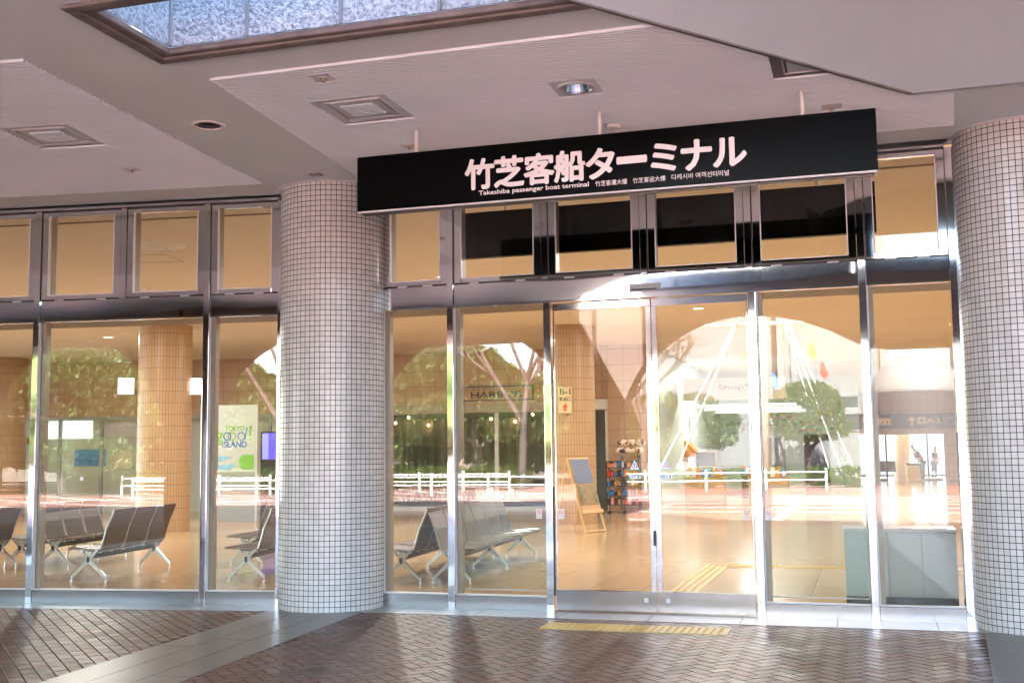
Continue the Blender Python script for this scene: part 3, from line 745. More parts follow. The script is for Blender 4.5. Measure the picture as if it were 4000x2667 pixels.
            hand = MB().box(x-.010, x+.008, .0236, .0237, z+.006, z+.018); hand.build('hand_symbol', M_['grey'], p)
            text('sticker_text', 'ドアに注意', x-.024, x+.024, z-.031, z-.019, .0238, M_['rubber'], p, bold=.02, depth=0)
            text('sticker_text', 'CAUTION', x-.018, x+.018, z-.043, z-.037, .0238, M_['rubber'], p, bold=.02, depth=0)
        for x in (-1.137, -.914, .843, 1.043): disc_sticker(x, .925)
        for sgn, x in ((-1, -.188), (1, .113)):
            z0 = 1.338
            tr = MB().prism_y([(x-.050, z0), (x+.050, z0), (x, z0+.095)], .0235, .0255).build('caution_triangle', M_['skyblue'], t)
            tr2 = MB().prism_y([(x-.043, z0+.006), (x+.043, z0+.006), (x, z0+.086)], .0225, .0234).build('triangle_field', M_['white'], tr)
            ex = MB().prism_y([(x-.005, z0+.064), (x+.005, z0+.064), (x+.003, z0+.026), (x-.003, z0+.026)], .0215, .0224).prism_y([(x-.004, z0+.020), (x+.004, z0+.020), (x+.004, z0+.012), (x-.004, z0+.012)], .0215, .0224)
            ex.build('exclamation_mark', M_['blue'], tr)
            text('sticker_text', '注', x-.028, x-.010, z0+.020, z0+.038, .0215, M_['red'], tr, bold=.02, depth=0)
            text('sticker_text', '意', x+.010, x+.028, z0+.020, z0+.038, .0215, M_['red'], tr, bold=.02, depth=0)
            z1 = 1.252
            a, b = x-.062, x+.062
            ar = MB().prism_y([(a, z1+.021), (a+.02, z1), (b, z1), (b, z1+.042), (a+.02, z1+.042)] if sgn < 0 else [(a, z1), (b-.02, z1), (b, z1+.021), (b-.02, z1+.042), (a, z1+.042)], .0235, .0255).build('automatic_door_sticker', M_['skyblue'], t)
            MB().box(a+.022, b-.006, .0225, .0234, z1+.006, z1+.036).build('sticker_field', M_['white'], ar)
            text('sticker_text', '自', a+.030, a+.046, z1+.011, z1+.031, .0215, M_['rubber'], ar, bold=.01, depth=0)
            text('sticker_text', '動', b-.034, b-.016, z1+.011, z1+.031, .0215, M_['rubber'], ar, bold=.01, depth=0)
            MB().prism_y([(a+.052, z1+.021), (a+.064, z1+.014), (a+.078, z1+.021), (a+.064, z1+.028)], .0215, .0224).build('arrow_mark', M_['skyblue'], ar)
    else:
        dots([-.49+.99, .97, 1.44, 2.15, 2.49, -.9, -1.5])
    # inner lining above the lower panes (box duct), visible from below through the glass
    MB().box(XL-.2, XR+.2, .165, .75, 3.00, 3.20).build('inner_duct', M_['steel_inner'], t)
    return t
facade(0, 'polished steel and glass entrance with central sliding doors under the black sign', 'entrance', True)
facade(1, 'steel framed glass screen in front of the seats left of the tiled column', 'glass wall', False)
# stone lining right of the last column and left of the screen closes the lobby
for k_, x0_, x1_ in ((2, -3.3, 3.2), (-1, -3.0, 3.3), (-2, -3.3, 3.3), (3, -3.3, 3.3), (4, -3.3, 3.3)):
    o = MB().box(x0_, x1_, 0.15, .4, 0, 4.6).build('wall', M_['wall_tan']); o.matrix_world = bay(k_); tag(o, kind='structure')

# ------------------------------------------------------------------ hanging sign
t = thing('hanging_sign', 'long black hanging sign with white Japanese lettering over the sliding doors', 'sign', (0, 0, 0))
bevel(MB().box(-4.030, 0.172, 8.64, 8.76, 3.553, 4.022).build('board', M_['black'], t), .003)
MB().box(-4.024, 0.166, 8.632, 8.768, 3.538, 3.551).build('bottom_trim', M_['alu'], t)
MB().box(-4.00, 0.145, 8.66, 8.74, 3.530, 3.537).build('shadow_gap', M_['steel_dark'], t)
for x in (-3.512, -1.934, -.357):
    h = MB().tube((x, 8.70, 4.02), (x, 8.70, 4.225), .0165, n=14).build('hanger_rod', M_['white'], t, smooth=True)
    sharp(MB().lathe(x, 8.70, [(.017, 4.222), (.045, 4.222), (.045, 4.236), (.017, 4.236)], 20).build('flange', M_['white'], h))
Y = 8.6375
for i, ch in enumerate('竹芝客船ターミナル'):
    # glyph boxes follow the photographed lettering
    x0 = -3.058 + .2535*i
    w = {4: (.012, .232), 5: (.01, .236), 6: (.028, .218), 7: (.012, .236), 8: (.004, .246)}.get(i, (.004, .246))
    z = {4: (3.668, 3.903), 5: (3.775, 3.812), 6: (3.685, 3.895), 7: (3.672, 3.900), 8: (3.680, 3.893)}.get(i, (3.665, 3.908))
    text('lettering', ch, x0+w[0], x0+w[1], z[0], z[1], Y, M_['letter'], t, bold=.034)
text('lettering', 'Takeshiba passenger boat terminal', -2.940, -2.018, 3.598, 3.645, Y, M_['letter'], t, bold=.018)
text('lettering', '竹芝客運大樓', -1.964, -1.708, 3.603, 3.645, Y, M_['letter'], t, bold=.008)
text('lettering', '竹芝客运大楼', -1.662, -1.404, 3.603, 3.645, Y, M_['letter'], t, bold=.008)
text('lettering', '다케시바 여객선터미널', -1.356, -.916, 3.604, 3.647, Y, M_['letter'], t, bold=.008)

# ------------------------------------------------------------------ tactile paving
def tactile(name, x0, x1, y0, y1, label, step=.0625, dots=True, z=0.0):
    t = thing(name, label, 'tactile paving', (0, 0, 0))
    bevel(MB().box(x0, x1, y0, y1, z-.006, z+.006).build('plate', M_['tactile'], t), .002)
    d = MB(); x = x0+.035
    while x < x1-.02:
        y = y0+.03
        while y < y1-.015:
            d.cyl(x, y, .0155, z+.0055, z+.0115, n=10, r1=.010); y += .0575
        x += step
    d.build('studs', M_['tactile_dot'], t, smooth=False); return t
tactile('tactile_strip', -2.757, -1.152, 9.60, 9.965, 'yellow studded tactile strip on the brick paving before the doors')
tactile('tactile_strip', -2.62, -.95, 11.02, 11.32, 'yellow studded tactile strip on the lobby floor just inside the doors', z=.004)
t = thing('guide_path', 'yellow ribbed guide path turning right on the lobby floor', 'tactile paving', (0, 0, 0))
d = MB()
for i in range(4):
    x = -2.08 + i*.085; d.box(x, x+.035, 11.40, 15.2+.085*(3-i), .001, .008)
y = 15.2
for i in range(4):
    yy = 15.2 + i*.085
    d.box(-1.77 if i < 3 else -2.0, 1.2, yy, yy+.035, .001, .008)
d.build('raised_bars', M_['tactile_dot'], t)

# ------------------------------------------------------------------ lobby shell
ft = MB(); vs = annulus(47.80, 62.5, -.10, .002, -34, 14, 60); ft.add(vs.v, vs.f)
tag(ft.build('lobby_floor', M_['floor_in']), kind='structure')
tag(MB().box(-12.0, 6.0, 24.9, 66, -.10, -.0005).build('lobby_floor', M_['floor_in']), kind='structure')
tag(MB().box(-40, -12.0, 20, 66, -.10, -.0025).build('lobby_floor', M_['floor_in']), kind='structure')
cmb = annulus(47.95, 62.3, 4.28, 4.5, -36, 20, 60)
tag(cmb.build('lobby_ceiling', M_['ceil_in']), kind='structure')
tag(MB().box(-40, 14, 14.0, 66, 4.284, 4.5).build('lobby_ceiling', M_['ceil_in']), kind='structure')
tag(MB().box(5.6, 5.9, 9.5, 66, 0, 4.28).build('side_wall', M_['wall_tan']), kind='structure')
for th, lab in ((-3.96, 'tan tiled lobby column with the B-1 boarding sign'), (-11.88, 'tan tiled lobby column between two lit white panels'), (-18.2, 'tan tiled lobby column at the left picture edge')):
    rho = {-3.96: 61.3, -11.88: 58.9, -18.2: 66.0}[th]
    p = ring(rho, th)
    t = thing('lobby_column', lab, 'column', p, R(-th), 'tan columns inside the lobby')
    MB().cyl(0, 0, .545, 0, 4.279, n=64, cap=False).build('shaft', M_['tile_tan'], t, smooth=True)
# rear wall chords
def chord(r0, t0, r1, t1): a, b = ring(r0, t0), ring(r1, t1); return Vector(a), Vector(b)
def wall_on(a, b, name, mt, z0, z1, thick=.15, parent=None, u0=0.0, u1=None, off=0.0):
    d = (b-a); L = d.length; ang = math.atan2(d.y, d.x)
    u1 = L if u1 is None else u1
    o = MB().box(u0, u1, off, off+thick, z0, z1).build(name, mt, parent)
    if parent is None: o.location = a; o.rotation_euler = (0, 0, ang)
    return o
# shop front (HARBOR) chord
a, b = chord(67.2, -11.9, 66.2, -3.85); d = b-a; ang = math.atan2(d.y, d.x); Lh = d.length
t = thing('restaurant_front', 'tan tiled restaurant front with the boxed HARBOR sign over curtained glass', 'shop front', a, ang)
MB().box(0, Lh, 0, .2, 2.86, 4.28).build('wall', M_['wall_tan'], t)
MB().box(0, Lh, -.03, .2, 2.62, 2.858).build('header_panel', M_['steel_inner'], t)
MB().box(Lh-1.35, Lh, -.04, .2, 2.64, 2.90).build('door_header', M_['white'], t)
MB().box(0, Lh-1.4, .06, .075, .12, 2.62).build('pane', M_['glass_in'], t)
for u in (1.6, 3.2, 5.15, 6.35, Lh-1.42): MB().box(u-.05, u+.05, .02, .12, 0, 2.62).build('mullion', M_['alu'], t)
for u in (Lh-.06,): MB().box(u-.04, u+.05, -.02, .2, 0, 2.64).build('mullion', M_['white'], t)
MB().box(0, Lh-1.4, .02, .14, 0, .12).build('kick_rail', M_['alu'], t)
cu = MB(); n = 220; vs = []
for i in range(n+1):
    u = 3.0*i/n*1.0; vs += [(u*(Lh-2.6)/3.0, .75+.05*math.sin(i*.62)+.02*math.sin(i*1.7), .2), (u*(Lh-2.6)/3.0, .75+.05*math.sin(i*.62), 2.5)]
cu.add(vs, [(2*i, 2*i+2, 2*i+3, 2*i+1) for i in range(n)]); o = cu.build('curtain', M_['curtain'], t); mm = o.modifiers.new('thick', 'SOLIDIFY'); mm.thickness = .01
MB().box(-.2, Lh+.1, 3.6, 3.7, 0, 4.2).build('back_wall', M_['grey'], t)
# boxed sign
u0, u1, z0, z1 = Lh-4.18, Lh-2.02, 2.93, 3.33
fr = MB().box(u0, u1, -.03, -.002, z0, z0+.03).box(u0, u1, -.03, -.002, z1-.03, z1).box(u0, u0+.03, -.03, -.002, z0+.03, z1-.03).box(u1-.03, u1, -.03, -.002, z0+.03, z1-.03)
sg = fr.build('sign_frame', M_['navy'], t)
text('sign_text', 'HARBOR', u0+.42, u1-.30, z0+.09, z1-.15, -.012, M_['navy'], sg, bold=.01)
text('sign_text', 'レストラン', u0+.30, u0+1.0, z1-.125, z1-.05, -.012, M_['navy'], sg)
# pendants
lamp_px = [(.55, 2.42), (1.5, 2.35), (1.8, 2.50), (2.7, 2.40), (3.05, 2.55), (3.6, 2.33), (4.4, 2.40), (5.45, 2.46), (6.1, 2.38), (6.65, 2.56), (7.3, 2.42)]
for i, (u, z) in enumerate(lamp_px):
    p = a + d.normalized()*(u + .6) + Vector((-math.sin(ang), math.cos(ang), 0))*(.45 + .1*(i % 3))
    q = thing('pendant_lamp', ('first', 'second', 'third', 'fourth', 'fifth', 'sixth', 'seventh', 'eighth', 'ninth', 'tenth', 'eleventh')[i] + ' warm pendant bulb from the left behind the restaurant glass', 'lamp', (p.x, p.y, z), 0, 'warm pendant bulbs in the restaurant')
    MB().lathe(0, 0, [(0, -.035), (.03, -.02), (.034, 0), (.022, .03), (0, .036)], 12).build('bulb', M_['bulb'], q, smooth=True)
    MB().tube((0, 0, .03), (0, 0, 4.26-z), .004, n=5).build('cord', M_['rubber'], q)

# office front, left
a, b = chord(67.8, -21.5, 67.2, -11.95); d = b-a; ang = math.atan2(d.y, d.x); Lo = d.length
t = thing('glass_office', 'pale green glazed office partitions with notices behind the left seats', 'office front', a, ang)
MB().box(0, Lo, 0, .2, 2.70, 4.28).build('wall', M_['wall_tan'], t)
MB().box(0, Lo, .40, .50, 0, 2.70).build('back_panel', M_['palegreen'], t)
u = 0
while u < Lo:
    MB().box(u, u+.07, -.03, .10, 0, 2.70).build('mullion', M_['grey'], t); u += 1.22
MB().box(0, Lo, -.02, .12, 2.62, 2.70).build('header', M_['grey'], t)
for u0, u1, z0, z1, mt in ((4.2, 5.7, 2.10, 2.60, 'white_lamp'), (6.0, 7.3, 2.15, 2.58, 'alu'), (5.2, 6.1, 1.30, 1.78, 'blue'), (6.35, 6.9, 1.22, 1.75, 'cream'), (4.15, 4.4, 1.35, 1.85, 'green'), (1.8, 3.9, 1.95, 2.12, 'wood'), (3.55, 3.9, 1.95, 2.12, 'yellow')):
    MB().box(u0, u1, .37, .395, z0, z1).build('notice', M_[mt], t)
# standing panels beside the office front
t = thing('tourism_panel', 'tall pale panel reading TOKYO good ISLAND in blue and green letters', 'display panel', (-13.80, 23.95, 0), R(10))
MB().box(-1.35, .02, -.02, .02, 1.16, 2.74).build('panel', mat('panel_pale', (0.55, 0.64, 0.60), .4), t)
MB().box(-1.35, .02, -.018, .02, 0, 1.157).build('base', M_['grey'], t)
MB().box(.021, .065, -.03, .03, 0, 2.75).build('edge_post', M_['alu'], t)
text('lettering', 'TOKYO', -.74, -.26, 2.13, 2.24, -.024, M_['green'], t, bold=.02)
text('lettering', 'g', -.98, -.80, 1.80, 2.08, -.024, M_['green'], t, bold=.03)
def ring_letter(cx, cz, r, wd, mt, par=t):
    n = 28; MB().add([(cx+rr*math.cos(2*math.pi*i/n), -.024, cz+rr*math.sin(2*math.pi*i/n)) for rr in (r, r-wd) for i in range(n)], [(i, (i+1) % n, n+(i+1) % n, n+i) for i in range(n)]).build('lettering', M_[mt], par)
ring_letter(-.68, 2.00, .10, .025, 'blue'); ring_letter(-.57, 2.00, .10, .025, 'green'); ring_letter(-.33, 2.00, .10, .025, 'blue')
MB().prism_y([(-.255, 1.93), (-.23, 1.93), (-.185, 2.21), (-.21, 2.21)], -.025, -.023).build('lettering', M_['blue'], t)
MB().prism_y([(-.14, 2.01), (-.11, 2.01), (-.07, 2.25), (-.13, 2.25)], -.025, -.023).prism_y([(-.145, 1.90), (-.10, 1.90), (-.10, 1.94), (-.145, 1.94)], -.025, -.023).build('lettering', M_['green'], t)
text('lettering', 'ISLAND', -.80, -.20, 1.74, 1.88, -.024, M_['blue'], t, bold=.02)
MB().prism_y([(-1.33, 1.2), (-.6, 1.22), (-.45, 1.34), (-1.33, 1.30)], -.025, -.0205).prism_y([(-1.33, 1.40), (-.75, 1.42), (-.55, 1.52), (-1.33, 1.55)], -.025, -.0205).build('blue_pattern', M_['skyblue'], t)
MB().prism_y([(-.38, 1.30), (-.30, 1.22), (-.02, 1.22), (-.02, 1.56), (-.30, 1.56), (-.38, 1.46)], -.025, -.0205).build('green_pattern', M_['green'], t)
t = thing('video_screen', 'blue violet video screen standing right of the TOKYO panel', 'screen', (-13.02, 24.1, 0), R(10))
MB().box(-.65, .45, -.03, .03, 0, 2.10).build('cabinet', M_['beam'], t)
MB().box(-.61, .41, -.036, -.031, 1.45, 2.06).build('picture', M_['screen'], t)
MB().box(-.61, -.46, -.040, -.0365, 1.45, 2.06).build('picture_edge', M_['screen_pale'], t)
cA = Vector(ring(58.9, -11.88))
for sx, lab in ((-1, 'lit white panel on the left side of the lobby column'), (1, 'lit white panel on the right side of the lobby column')):
    t = thing('lit_panel', lab, 'light panel', (cA.x + sx*.72*math.cos(R(32)), cA.y - .1 + sx*.72*math.sin(R(32)), 3.0), R(32))
    bevel(MB().box(-.17, .17, -.04, .04, -.18, .18).build('casing', M_['rubber'], t), .01)
    bevel(MB().box(-.155, .155, -.046, -.041, -.168, .168).build('face', M_['lightbox'], t), .004)
# B-1 panel on the right lobby column
cB = Vector(ring(61.3, -3.96))
t = thing('boarding_sign', 'pale panel with B-1 and a red arrow on the right lobby column', 'sign', (cB.x + .04, cB.y - .60, 0), R(4))
M_['sign_cream'] = mat('sign_cream', (0.62, 0.50, 0.30), .5)
MB().box(-.145, .145, -.02, .02, 2.36, 2.92).build('panel', M_['sign_cream'], t)
text('lettering', 'B-1', -.10, .12, 2.76, 2.88, -.024, M_['rubber'], t, bold=.01)
text('lettering', '乗船口', -.12, .12, 2.62, 2.71, -.024, M_['rubber'], t, bold=.01)
MB().prism_y([(-.06, 2.49), (.06, 2.49), (0, 2.57)], -.026, -.022).prism_y([(-.028, 2.41), (.028, 2.41), (.028, 2.49), (-.028, 2.49)], -.026, -.022).build('arrow', M_['red'], t)

# pier and souvenir shop
t = thing('lobby_pier', 'square tan tiled pier behind the souvenir rack', 'pillar', (-6.35, 28.9, 0))
MB().box(0, 1.2, 0, .9, 0, 4.28).build('shaft', M_['wall_tan'], t)
t = thing('souvenir_shop', 'bright souvenir shop with a pale blue wall of coloured fish', 'shop', (0, 0, 0))
MB().box(-5.3, -.2, 44.0, 44.2, 0, 4.28).build('back_wall', M_['cyan_wall'], t)
MB().box(-5.5, -5.3, 30.0, 44.0, 0, 4.28).build('side_wall', M_['cyan_wall'], t)
MB().box(-.8, -.7, 38.0, 44.0, 0, 3.1).build('side_wall', M_['glass_in'], t)
MB().box(-5.15, -2.15, 33.9, 34.0, 3.02, 3.68).build('sign_board', M_['white'], t)
text('lettering', 'Shop竹芝', -4.1, -2.6, 3.28, 3.50, 33.89, M_['grey'], t)
MB().box(-5.2, -2.0, 36.0, 36.15, 2.9, 2.98).box(-5.2, -2.0, 39.0, 39.15, 2.9, 2.98).box(-5.2, -2.0, 42.0, 42.15, 2.9, 2.98).build('tube_light', M_['white_lamp'], t)
MB().box(-4.0, -2.9, 43.9, 43.99, 0, 2.0).build('door', M_['grey'], t)
MB().box(-2.2, -1.3, 43.9, 43.99, 0, 2.1).build('doorway', M_['trousers'], t)
fish = {c: MB() for c in ('blue', 'orange', 'yellow', 'cyan', 'pink')}
for i in range(60):
    c = rnd.choice(list(fish)); x = rnd.uniform(-4.9, -1.0); z = rnd.uniform(2.1, 3.3); q = rnd.choice((-1, 1))*rnd.uniform(.05, .09)
    fish[c].prism_y([(x-q, z), (x-q*.2, z+.035), (x+q*.6, z+.006), (x+q, z+.03), (x+q, z-.03), (x+q*.6, z-.006), (x-q*.2, z-.035)], 43.95, 43.99)
for c, mb in fish.items(): mb.build('fish_motif', M_[c], t)
def goods(mb_by, x0, x1, y, z, h, n):
    for i in range(n):
        c = rnd.choice(list(mb_by)); a_ = x0 + (x1-x0)*i/n; w_ = (x1-x0)/n*.86; mb_by[c].box(a_, a_+w_, y-.12, y+.1, z, z+h*rnd.uniform(.5, 1))
# goods counters
for (x0, x1, y, lab, mt) in ((-5.0, -3.9, 33.2, 'low wooden counter of boxed sweets left in the shop', 'card'), (-3.2, -2.1, 33.0, 'low cardboard coloured counter at the right of the shop', 'card'), (-3.9, -3.0, 38, 'dark merchandise stand in the middle of the shop', 'rack')):
    t = thing('goods_counter', lab, 'counter', ((x0+x1)/2, y, 0), 0); hw_ = (x1-x0)/2
    bevel(MB().box(-hw_, hw_, -.3, .3, 0, .78).build('body', M_[mt], t), .01)
    gm = {c: MB() for c in ('red', 'orange', 'white', 'blue', 'card')}
    for yy in (-.2, 0, .2): goods(gm, -hw_+.04, hw_-.04, yy, .785, .28, 7)
    for c, mb in gm.items():
        if mb.v: mb.build('goods', M_[c], t)
t = thing('blackboard', 'small framed blackboard standing in the souvenir shop', 'blackboard', (-4.62, 34.6, 0))
MB().box(-.32, .32, -.02, .02, 1.05, 1.52).build('frame', M_['wood_pale'], t); MB().box(-.29, .29, -.026, -.0205, 1.08, 1.49).build('board', M_['rubber'], t)
for x in (-.3, .3): MB().tube((x, .02, 0), (x, .0, 1.05), .02).build('leg', M_['wood_pale'], t)
t = thing('market_stall', 'little stall with an orange gable roof at the left of the shop', 'stall', (-5.25, 35.2, 0))
MB().prism_y([(-.5, 1.35), (.45, 1.35), (0, 1.85)], -.4, .4).build('roof', M_['orange'], t)
for x in (-.42, .38): MB().box(x-.02, x+.02, -.35, -.31, 0, 1.35).build('post', M_['wood'], t)
bevel(MB().box(-.42, .4, -.35, .35, 0, .7).build('counter', M_['wood'], t), .01)

# display rack with cushions
t = thing('display_rack', 'dark wheeled rack of souvenirs in front of the tan pier', 'rack', (-5.86, 28.35, 0), R(4))
fr = MB()
for x in (-.40, -.03, .40):
    for y in (-.2, .2): fr.box(x-.015, x+.015, y-.015, y+.015, .08, 1.45 if x > -.1 else 1.30)
fr.build('frame', M_['rack'], t)
sh = MB()
for z in (.20, .42, .66, .90, 1.12, 1.28): sh.box(-.42, .42, -.22, .22, z, z+.02)
sh.build('shelf', M_['rack'], t)
wh = MB(); [wh.cyl(x, y, .03, .0, .06, n=12) for x in (-.38, 0, .38) for y in (-.18, .18)]; wh.build('castor', M_['rubber'], t)
gm = {c: MB() for c in ('red', 'orange', 'white', 'blue', 'card', 'pink', 'rack')}
for z in (.22, .44, .68, .92, 1.14): goods(gm, -.39, .39, -.08, z, .17, 9); goods(gm, -.39, .39, .1, z, .17, 7)
for c, mb in gm.items():
    if mb.v: mb.build('goods', M_[c], t)
ico = []
def pillow(p, s, mt, lab):
    bm_ = MB(); n = 14; vs = []
    for i in range(n+1):
        for j in range(n+1):
            pass
    prof = []
    vs = []; fs = []
    for i in range(9):
        ph = math.pi*i/8
        for j in range(16):
            th = 2*math.pi*j/16
            f = lambda q: math.copysign(abs(q)**.6, q)
            vs.append((p[0]+s*f(math.sin(ph)*math.cos(th)), p[1]+s*.5*f(math.sin(ph)*math.sin(th)), p[2]+s*.62*f(math.cos(ph))))
    fs = [(i*16+j, i*16+(j+1) % 16, (i+1)*16+(j+1) % 16, (i+1)*16+j) for i in range(8) for j in range(16)]
    o = MB().add(vs, fs).build('cushion', mt, smooth=True); return tag(o, lab, 'cushion', 'spotted cushions on the souvenir rack')
m = mat('spotted_cushion', (0.75, 0.70, 0.62), .8); g = G(m); n = g.noise(9, g.coord(), 2)
g.l(g.ramp(n.outputs[0], [(0.0, (.75, .70, .62)), (.50, (.75, .70, .62)), (.54, (.6, .22, .08)), (.60, (.05, .04, .04))]), g.b.inputs["Base Color"])
for i in range(3):
    for j in range(2):
        pillow((-5.92 + .23*i + .05*j, 28.33, 1.565 + j*.19), .125, m, ('lower' if j == 0 else 'upper') + ' spotted cushion, ' + ('left', 'middle', 'right')[i] + ' of its row on the souvenir rack')

# easel with poster
t = thing('poster_easel', 'leaning wooden easel with a blue and green poster inside the doors', 'easel', (-4.98, 21.3, 0), R(68))
fr = MB()
for x in (-.33, .33): fr.tube((x, -.02, 0), (x, .40, 1.42), .022)
fr.tube((-.33, -.02, .03), (.33, -.02, .03), .018); fr.tube((-.33, .38, 1.40), (.33, .38, 1.40), .02); fr.tube((-.30, .72, 0), (-.30, .42, 1.38), .018); fr.tube((.30, .72, 0), (.30, .42, 1.38), .018)
fr.build('frame', M_['wood_pale'], t)
TM = Matrix.Translation((0, .085, .42)) @ Matrix.Rotation(-math.atan2(.42, 1.42), 4, 'X')
def tilted(nm, mt, a_, b_, c_, e_, y0=-.02, y1=0): return MB(TM).box(a_, b_, y0, y1, c_, e_).build(nm, mt, t)
tilted('poster_board', M_['card'], -.32, .32, 0, 1.02); tilted('poster_top', mat('poster_slate', (.10, .13, .22), .4), -.30, .30, .52, 1.0, -.026, -.0205)
tilted('poster_picture', mottled('poster_green', (.10, .10, .04), (.30, .20, .10), 6, .4), -.30, .30, .10, .50, -.026, -.0205); tilted('ledge', M_['wood_pale'], -.34, .34, -.06, .0, -.05, .02)

# low cabinet
t = thing('metal_cabinet', 'low pale grey metal cabinet behind the rightmost panes', 'cabinet', (0, 0, 0))
bevel(MB().box(-.24, .80, 11.86, 12.36, .07, .70).build('body', M_['cabinet'], t), .004)
for a_, b_ in ((-.235, .165), (.172, .48), (.486, .795)): bevel(MB().box(a_, b_, 11.845, 11.859, .078, .69).build('door_panel', M_['cabinet'], t), .003)
MB().box(-.24, .80, 11.88, 12.34, 0, .069).build('plinth', M_['beam'], t)
bevel(MB().box(-.25, .81, 11.835, 12.37, .701, .730).build('top', M_['alu'], t), .004)
for x in (.02, .34, .66):
    gr = MB(); [gr.box(x-.06+i*.012, x-.054+i*.012, 11.845, 11.90, .7305, .7335) for i in range(10)]; gr.build('vent_grille', M_['rubber'], t)

# ------------------------------------------------------------------ beam seating
def seat_row(n, flip, label):
    """n seats along +y, facing -x; legs at both ends and every second seat"""
    t = thing('bench_seating', label, 'seating row', (0, 0, 0), 0, 'rows of linked lobby seats')
    s_ = 1 if not flip else -1
    pitch = .58; L = n*pitch
    MB().box(-.03, .03, 0, L, .275, .335).build('beam', M_['beam'], t)
    side = [(-.30, .402), (-.26, .415), (-.10, .398), (.08, .382), (.13, .40), (.165, .50), (.20, .63), (.275, .80), (.30, .875)]
    for i in range(n):
        y0 = i*pitch + .03; y1 = (i+1)*pitch - .03
        vs = []; pr = side[:]; th = .022
        sh = MB()
        for y in (y0, y1):
            vs += [(s_*x, y, z) for x, z in pr] + [(s_*(x + (.0 if k < 4 else .024)), y, z - (.026 if k < 4 else 0)) for k, (x, z) in enumerate(pr)]
        m_ = len(pr); f = []
        for k in range(m_-1):
            f += [(k, k+1, 2*m_+k+1, 2*m_+k), (m_+k, 2*m_+m_+k, 2*m_+m_+k+1, m_+k+1), (k, m_+k, m_+k+1, k+1), (2*m_+k, 2*m_+k+1, 3*m_+k+1, 3*m_+k)]
        f += [(0, 2*m_, 3*m_, m_), (m_-1, 2*m_-1, 4*m_-1, 3*m_-1)]
        seat = bevel(sh.add(vs, f).build('seat', M_['seat'], t), .005)
        for y in (y0-.012, y1+.012):
            MB().path([(s_*(x+.006), y, z-.004) for x, z in pr], .0125, 6).build('side_rail', M_['cast'], seat)
        MB().box(-.05, .07, y0+.1, y0+.14, .335, .385).box(-.05, .07, y1-.14, y1-.1, .335, .385).build('bracket', M_['cast'], seat)
    legs = sorted(set([0.0, L] + [pitch*k for k in range(3, n, 3)]))
    for y in legs:
        lg = MB()
        for sx in (-1, 1):
            lg.add([(0, y-.02, .30), (0, y+.02, .30), (sx*.22, y+.014, .075), (sx*.22, y-.014, .075), (0, y-.02, .225), (0, y+.02, .225), (sx*.215, y+.014, .045), (sx*.215, y-.014, .045)][:],
                   [(0,1,2,3), (4,7,6,5), (0,3,7,4), (1,5,6,2), (2,6,7,3)])
            lg.tube((sx*.225, y, .075), (sx*.228, y, .012), .011, .009); lg.cyl(sx*.228, y, .018, .0, .012, n=12)
            lg.add([(0, y-.02, .30), (0, y+.02, .30), (0, y+.02, .25), (0, y-.02, .25), (sx*.13, y-.015, .385), (sx*.13, y+.015, .385), (sx*.09, y+.015, .385), (sx*.09, y-.015, .385)], [(0,1,5,4), (3,2,6,7), (0,4,7,3), (1,2,6,5)])
        lg.box(-.034, .034, y-.03, y+.03, .225, .36)
        lo = lg.build('leg_frame', M_['cast'], t)
        MB().box(-.018, .018, y-.034, y-.0305, .235, .30).build('end_cap', M_['rubber'], lo)
        MB().box(-.034, .034, y-.036, y-.0305, .318, .352).build('label_plate', M_['cream'], lo)
    return t
rows = [(-9.20, 12.00, 0, 3, 'row of taupe seats with its end frame centred in the left screen, facing left'),
        (-10.90, 13.45, 1, 3, 'row of taupe seats farther left, backs toward the centred row'),
        (-11.42, 13.40, 0, 3, 'row of taupe seats farther left, facing left behind the screen post'),
        (-11.30, 11.55, 0, 3, 'leftmost row of taupe seats cut by the picture edge'),
        (-7.24, 12.40, 0, 3, 'row of taupe seats behind the narrow pane left of the tiled column'),
        (-8.30, 14.2, 0, 3, 'dark backed row of seats beyond the narrow pane left of the column'),
        (-5.27, 12.55, 0, 6, 'row of taupe seats facing left behind the leftmost entrance pane'),
        (-4.69, 12.66, 1, 6, 'row of taupe seats facing right behind the entrance sidelight')]
protos = {}
for x, y, fl, n, lab in rows:
    if (fl, n) not in protos: o = protos[(fl, n)] = seat_row(n, fl, lab)
    else: o = copy_tree(protos[(fl, n)])
    o.location = (x, y, .0025); o.rotation_euler = (0, 0, math.atan2(-(x-CX), y-CY)); o['label'] = lab

# ------------------------------------------------------------------ lobby ceiling fittings and lamps
LAMP = []
def lobby_light(x, y, power=0, label=None, r=.13):
    t = thing('lobby_downlight', label or 'round downlight in the cream lobby ceiling', 'ceiling light', (x, y, 4.28), 0, 'lobby downlights')
    sharp(MB().lathe(0, 0, [(r-.02, -.012), (r+.02, -.012), (r+.03, 0)], 28).build('trim_ring', M_['white'], t))
    MB().lathe(0, 0, [(0, -.006), (r-.02, -.006)], 28).build('lens', M_['lamp_on'], t)
    if power:
        ld = bpy.data.lights.new('lobby_lamp', 'AREA'); ld.shape = 'DISK'; ld.size = r*1.8; ld.energy = power; ld.color = (1.0, 0.935, 0.87)
        lo = bpy.data.objects.new('lobby_lamp', ld); COL.objects.link(lo); lo.parent = t; lo.location = (0, 0, -.02)
for x, y in ((-1.9, 15), (-6.2, 16.5), (-13.5, 17), (-19, 17), (-9.5, 21.5), (-3, 22), (1.8, 19), (-16.5, 22), (2, 27), (-2.2, 28), (-3.5, 36), (1.5, 36), (1.5, 46)):
    lobby_light(x, y, 8.5)
for x, y, lab in ((-5.9, 13.0, 'unlit round fitting'),):
    pass
